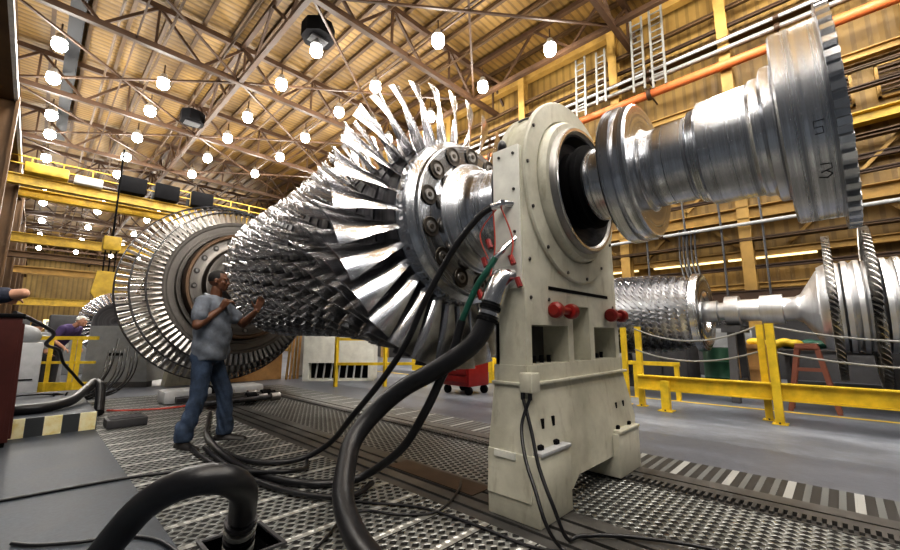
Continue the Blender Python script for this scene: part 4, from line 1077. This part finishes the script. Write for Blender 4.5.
# low yellow rail behind the fence
t = thing('low_rail', (8.0, 3., 0), 'low yellow guard rail left behind the second rotor', 'rail')
MB().bar((8.0, 2.1, .62), (8.0, 3.6, .62), .07).build('rail', M['yellow'], t, 0)
for y in (2.15, 2.85, 3.55): MB().bar((8.0, y, 0), (8.0, y, .6), .07).build('post', M['yellow'], t, 0)

# ------------------------------------------------------------------ things behind, seen under the rotor
t = thing('storage_rack', (5.6, 9.3, 0), 'cream cabinet with a dark strip curtain opening under the rotor', 'cabinet')
ca = V((4.85, 9.85, 0)); cb = V((6.15, 8.65, 0)); dv = (cb-ca).normalized(); nv = V((dv.y, -dv.x, 0)); 
if nv.y < 0: nv = -nv
def qbox(a, b, dep, z0, z1, inset=0.):
    """box whose front runs from a to b, going back by dep"""
    m_ = MB(); a = V(a) - nv*inset; b = V(b) - nv*inset
    m_.prism([(a.x, a.y), (b.x, b.y), (b.x+nv.x*dep, b.y+nv.y*dep), (a.x+nv.x*dep, a.y+nv.y*dep)], z0, z1, 'z'); return m_
qbox(ca, cb, .8, .45, 1.75).build('upper_box', M['cream'], t, 0)
qbox(ca, ca+dv*.14, .8, 0, .45).build('side_panel', M['cream'], t, 0); qbox(cb-dv*.14, cb, .8, 0, .45).build('side_panel', M['cream'], t, 0)
qbox(ca, cb, .8, 0, .05).build('base', M['cream'], t, 0)
qbox(ca+dv*.14+nv*.3, cb-dv*.14+nv*.3, .05, .05, .45).build('back_panel', M['blackm'], t, 0)
for k in range(7):
    p = ca + dv*(.3 + k*.19) + nv*.1; MB().bar(p + V((0,0,.05)), p + dv*.04 + V((0,0,.45)), .035).build('strip', M['lgrey'], t, 0)
t = thing('grey_partition', (4.5, 9.9, 0), 'light grey panel standing left of the cream cabinet', 'panel')
qbox(V((5.15,11.2,0)), V((5.45,10.95,0)), .5, 0, 1.8).build('panel', M['lgrey'], t, 0)
MB().box(5.1, 5.5, 10.85, 11.3, 0, .06).build('base', M['grey'], t, 0)
yr = thing('guard_railing', (5.2, 8.0, 0), 'yellow tube guard railing in front of the cream cabinet', 'railing')
pp = [V((4.85,8.25,0)), V((5.65,7.5,0)), V((6.3,6.9,0))]
for p in pp: MB().bar(p, p+V((0,0,1.1)), .07).build('post', M['yellow'], yr, 0)
for z in (.5, 1.05): MB().bar(pp[0]+V((0,0,z)), pp[2]+V((0,0,z)), .06).build('rail', M['yellow'], yr, 0)
yb = thing('crash_barrier', (7.2, 6.6, 0), 'yellow crash barrier seen between the blades and the pedestal', 'barrier')
MB().bar((6.9, 8.0, .42), (8.8, 4.6, .42), .12, .32).build('beam', M['yellow'], yb, 0)
for p in ((7.0, 7.8), (7.9, 6.2), (8.75, 4.7)): MB().bar((p[0], p[1], 0), (p[0], p[1], .6), .12).build('post', M['yellow'], yb, 0)
rc = thing('tool_cart', (6.1, 5.5, 0), 'red wheeled tool cart under the rotor blades', 'cart')
MB().box(5.85, 6.45, 5.15, 5.85, .16, .75, .02).build('body', M['red'], rc)
for z in (.3, .45, .6): MB().box(5.83, 5.85, 5.2, 5.8, z-.06, z+.05).build('drawer', M['red'], rc, 0)
for x in (5.92, 6.38):
    for y in (5.22, 5.78): MB().lathe([(-.03,.02),(-.03,.08),(.03,.08),(.03,.02)], (x, y, .08), 'x', 14).build('caster', M['blackm'], rc)
t = thing('plywood_board', (4.0, 10.3, 0), 'leaning orange brown plywood sheet behind the turbine wheel', 'board')
MB().prism([(3.4,0),(4.75,0),(4.75,1.15),(4.55,1.25),(3.4,1.25)], 10.85, 10.9).build('sheet', M['wood'], t, 0)
MB().box(3.35, 3.45, 10.82, 10.94, 0, 1.25).build('edge_batten', M['wood'], t, 0)
for k in range(4):
    mb = MB(); x = 4.78 + k*.09; mb.bar((x, 10.6-.02*k, 0), (x+.2, 10.85, 1.3+.1*k), .045)
    solo(mb, 'timber_plank', M['wood'] if k % 2 else M['dirtyyel'], '%s leaning timber plank right of the plywood sheet' % ORD[k], 'plank', 'leaning timber planks', smooth=0)
# pipe and tool pile on the grating
random.seed(3)
for k in range(7):
    y0 = 7.1 + .115*k; x0 = 1.9 + random.uniform(-.2,.2); a = random.uniform(-.03,.03)
    t = thing('steel_rod', (x0, y0, .05), '%s dark steel rod from the front in the pile by the man' % ORD[k], 'rod', 'dark rods and clamps piled on the grating')
    r = random.choice((.03,.04,.05)); L = random.uniform(.8,1.3)
    MB().tube([(x0, y0, .05+r), (x0+L, y0+a, .05+r)], r, 10).build('shank', M['bolt'] if k % 2 else M['drum'], t)
    MB().tube([(x0+L-.1, y0+a*.95, .05+r), (x0+L+.05, y0+a, .05+r)], r*1.7, 12).build('head', M['blackm'] if k % 2 else M['boltring'], t)
t = thing('wrapped_bundle', (2.5, 8.3, 0), 'low silver grey sheeted bundle behind the man', 'bundle')
MB().box(1.6, 3.2, 8.0, 8.5, 0, .22, .06).build('sheet', M['lgrey'], t); MB().box(2.3, 2.36, 7.98, 8.52, 0, .235).build('strap', M['blackm'], t, 0)
# ribbed plate box near the grating edge
t = thing('floor_box', (.95, 6.6, 0), 'low dark ribbed box at the grating corner beside the hazard stripe', 'box')
MB().box(.75, 1.15, 6.45, 6.8, 0, .1, .01).build('body', M['dgrey'], t)
for k in range(4): MB().box(.78, 1.12, 6.48+.08*k, 6.51+.08*k, .1, .112).build('rib', M['drum'], t, 0)
# cable tangle behind the grey cart
random.seed(11)
for k in range(9):
    x = .75 + .06*k; z = .6 + random.uniform(-.2,.3)
    hose([(x+.35, 10.4, z+.2),(x+.2, 9.7, z*.6),(x-.1, 9.2, .15),(x-.5, 8.9, .23 if x < .9 else .1),(x-.9+.1*k, 8.75, .25)], .013, 'machine_cable', M['black'], '%s cable from the left hanging below the grey sloped cabinet' % ORD[k], 'cable', 'cables hanging by the grey cabinet', 5, 6)
hose([(.9,7.9,.03),(1.1,7.7,.03),(1.5,7.5,.03),(1.9,7.5,.03),(2.3,7.3,.03)], .014, 'air_line', M['wire'], 'thin red air line across the far grating', 'hose')

# left side things
t = thing('sloped_cabinet', (1.3, 11.4, 0), 'large grey sloped cabinet with a slot handle beside the turbine wheel', 'cabinet')
a = V((.86, 12.0, 0)); b = V((1.9, 11.2, 0)); dv = (b-a).normalized(); nv = V((-dv.y, dv.x, 0))
A = [a+V((0,0,.12)), b+V((0,0,.12)), b+V((-.12,.15,1.35)), a+V((.05,.15,1.35))]
mb = MB(); f_ = [mb.bm.verts.new(p) for p in A]; g_ = [mb.bm.verts.new(p + nv*.7) for p in A]
mb.bm.faces.new(f_); mb.bm.faces.new(g_[::-1])
for i in range(4): mb.bm.faces.new((f_[i], g_[i], g_[(i+1)%4], f_[(i+1)%4]))
mb.build('body', M['grey'], t, 0)
mid = (a+b)/2 + V((0,.06,.72)) - nv*.03
MB().bar(mid - dv*.16, mid + dv*.16, .03, .06).build('handle', M['blackm'], t, 0)
MB().bar(a + nv*.1 + V((0,0,.06)), b + nv*.1 + V((0,0,.06)), .2, .12).build('plinth', M['dgrey'], t, 0)
t = thing('bladed_wheel', (1.5, 14.3, 1.5), 'small silver bladed wheel behind the grey sloped cabinet', 'rotor')
src = ring_of(blade_mb(.55, .85, .2, .2, 30, 50, .03, .1, 2, 3), 44, 0); bmesh.ops.translate(src.bm, vec=(1.6, 14.0, 1.45), verts=src.bm.verts); src.build('blade_row', M['blade'], t, 40)
src = ring_of(blade_mb(.55, .8, .2, .2, 30, 50, .03, .1, 2, 3), 44, .3); bmesh.ops.translate(src.bm, vec=(1.6, 14.0, 1.45), verts=src.bm.verts); src.build('blade_row', M['blade'], t, 40)
MB().lathe([(13.7,.2),(13.7,.56),(14.6,.56),(14.6,.2)], (1.6,0,1.45), 'y', 32).build('drum', M['drum'], t)
MB().prism([(1.2,0),(2.0,0),(1.8,1.3),(1.4,1.3)], 14.65, 14.8).build('support', M['dgrey'], t, 0); MB().tube([(1.6,14.5,1.45),(1.6,14.8,1.45)], .15, 16).build('axle', M['shaft'], t)
t = thing('red_cabinet', (-.2, 6.9, 0), 'dark red ribbed tool cabinet at the left edge by the hazard stripe', 'cabinet')
MB().prism([(-.9,.05),(-.05,.05),(-.08,1.30),(-.9,1.30)], 6.15, 6.58).build('body', M['redcab'], t, 0)
for k in range(5): MB().bar((-.04, 6.18+.085*k, .08), (-.07, 6.18+.085*k, 1.24), .02, .02).build('rib', M['redcab'], t, 0)
MB().box(-.92, -.06, 6.13, 6.6, 1.30, 1.34, .01).build('cabinet_top', M['blackm'], t)
MB().box(-.88, -.07, 6.18, 6.55, 0, .05).build('plinth', M['blackm'], t, 0)
MB().box(-.85, -.09, 6.135, 6.15, .1, 1.2).build('door', M['redcab'], t, 0)
hose([(-.15,6.4,1.36),(-.02,6.7,1.3),(.2,7.4,1.15),(.16,8.0,1.0),(.32,8.6,.9),(.4,8.9,.7),(.55,9.2,.5),(.7,9.5,.3),(.9,9.9,.1)], .022, 'machine_cable', M['black'], 'black cable looping from the red cabinet top toward the yellow gate', 'cable')
t = thing('grey_machine', (0, 10.7, 0), 'light grey machine box behind the red cabinet', 'cabinet')
MB().box(-.7, .18, 10.35, 11.0, .12, 1.0, .02).build('body', M['lgrey'], t); MB().box(-.6, .1, 10.33, 10.35, .35, .37).build('seam', M['blackm'], t, 0)
MB().box(-.6, .1, 10.4, 10.9, 0, .12).build('plinth', M['dgrey'], t, 0)
MB().ball((-.15, 10.7, 1.12), .3, (1, 1, .7), 18).build('round_cover', M['grey'], t)
t = thing('yellow_gate', (.5, 11.0, 0), 'yellow tube gate left of the grey sloped cabinet', 'gate')
for p in ((.3, 11.3), (.62, 11.05), (.70, 11.0)): MB().bar((p[0], p[1], 0), (p[0], p[1], 1.1), .07).build('post', M['yellow'], t, 0)
MB().bar((.1, 11.45, 1.08), (.95, 10.8, 1.08), .07).build('rail', M['yellow'], t, 0); MB().bar((.1, 11.45, .6), (.95, 10.8, .6), .05).build('rail', M['yellow'], t, 0); MB().bar((.1,11.45,.12), (.95,10.8,.12), .05, .2).build('kick_plate', M['yellow'], t, 0)
t = thing('assembly_bench', (.6, 13.6, 0), 'pale work bench the purple shirted person bends over', 'bench')
MB().box(-.8, .65, 13.3, 14.2, .85, .95).build('bench_top', M['cream'], t, 0)
for x in (-.7, .55):
    for y in (13.4, 14.1): MB().bar((x, y, 0), (x, y, .85), .08).build('leg', M['lgrey'], t, 0)
MB().box(-.7, .55, 13.4, 14.1, .3, .36).build('shelf', M['cream'], t, 0)
# assorted machines far down the hall
random.seed(5)
for k in range(14):
    x = -3 + random.random()*6; y = 17 + k*1.6; w = random.uniform(.7, 1.6); h = random.uniform(.8, 2.0); mt = random.choice(['crane', 'lgrey', 'cream', 'yellow', 'wood', 'grey'])
    nm = {'crane': 'yellow', 'lgrey': 'light grey', 'cream': 'cream', 'yellow': 'bright yellow', 'wood': 'brown', 'grey': 'grey'}[mt]
    t = thing('far_machine', (x, y, 0), '%s boxy machine far down the hall, %s nearest of those there' % (nm, ORD[k]), 'machine', 'machines far down the hall')
    MB().box(x-w/2, x+w/2, y-.4, y+.4, 0, h*.7, .03).build('base', M[mt], t); MB().box(x-w*.3, x+w*.3, y-.3, y+.3, h*.7, h, .03).build('head', M['lgrey' if k % 2 else 'dgrey'], t)

# ------------------------------------------------------------------ light
def area(name, loc, target, size, energy, color):
    l = bpy.data.lights.new(name, 'AREA'); l.energy = energy; l.size = size; l.color = color; l.shape = 'SQUARE'
    o = bpy.data.objects.new(name, l); col.objects.link(o); o.location = loc
    o.rotation_euler = (V(target) - V(loc)).to_track_quat('-Z', 'Y').to_euler(); return o
area('fill_light', (-4, -2, 8.5), (2.5, 3, 1), 3.0, 100, (1, .97, .93))  # added area fills for brightness and metal highlights, not fixtures of the hall
area('fill_light', (2.5, -5, 9.5), (3, 2, 1), 2.0, 120, (.95, .97, 1))
area('fill_light', (7.5, -1, 10), (5, 2, 0), 2.0, 100, (1, .96, .9))
area('fill_light', (-4.5, 8, 9), (1.5, 8, 0.5), 2.0, 100, (1, .97, .92))
area('fill_light', (6.5, 5, 10.3), (6.5, 5, 0), 2.0, 90, (1, .97, .93))
w = bpy.data.worlds.new('hall air'); bpy.context.scene.world = w; w.use_nodes = True
bg = w.node_tree.nodes['Background']; bg.inputs[0].default_value = (.78, .80, .85, 1); bg.inputs[1].default_value = .10

# ------------------------------------------------------------------ camera
cam = bpy.data.cameras.new('camera'); co = bpy.data.objects.new('camera', cam); col.objects.link(co)
cam.sensor_width = 36; cam.lens = 16; cam.clip_end = 200; cam.clip_start = .05
A_ = math.radians(46); P_ = math.atan(62/400)
fw = V((math.sin(A_)*math.cos(P_), math.cos(A_)*math.cos(P_), math.sin(P_)))
co.location = (0, 0, 1.1); co.rotation_euler = fw.to_track_quat('-Z', 'Y').to_euler()
sc = bpy.context.scene; sc.camera = co
sc.view_settings.view_transform = 'Standard'; sc.view_settings.look = 'Medium High Contrast'; sc.view_settings.exposure = -.2
sc.cycles.use_denoising = True
sc.cycles.max_bounces = 8
for o in bpy.data.objects:
    if '_w' in o: del o['_w']
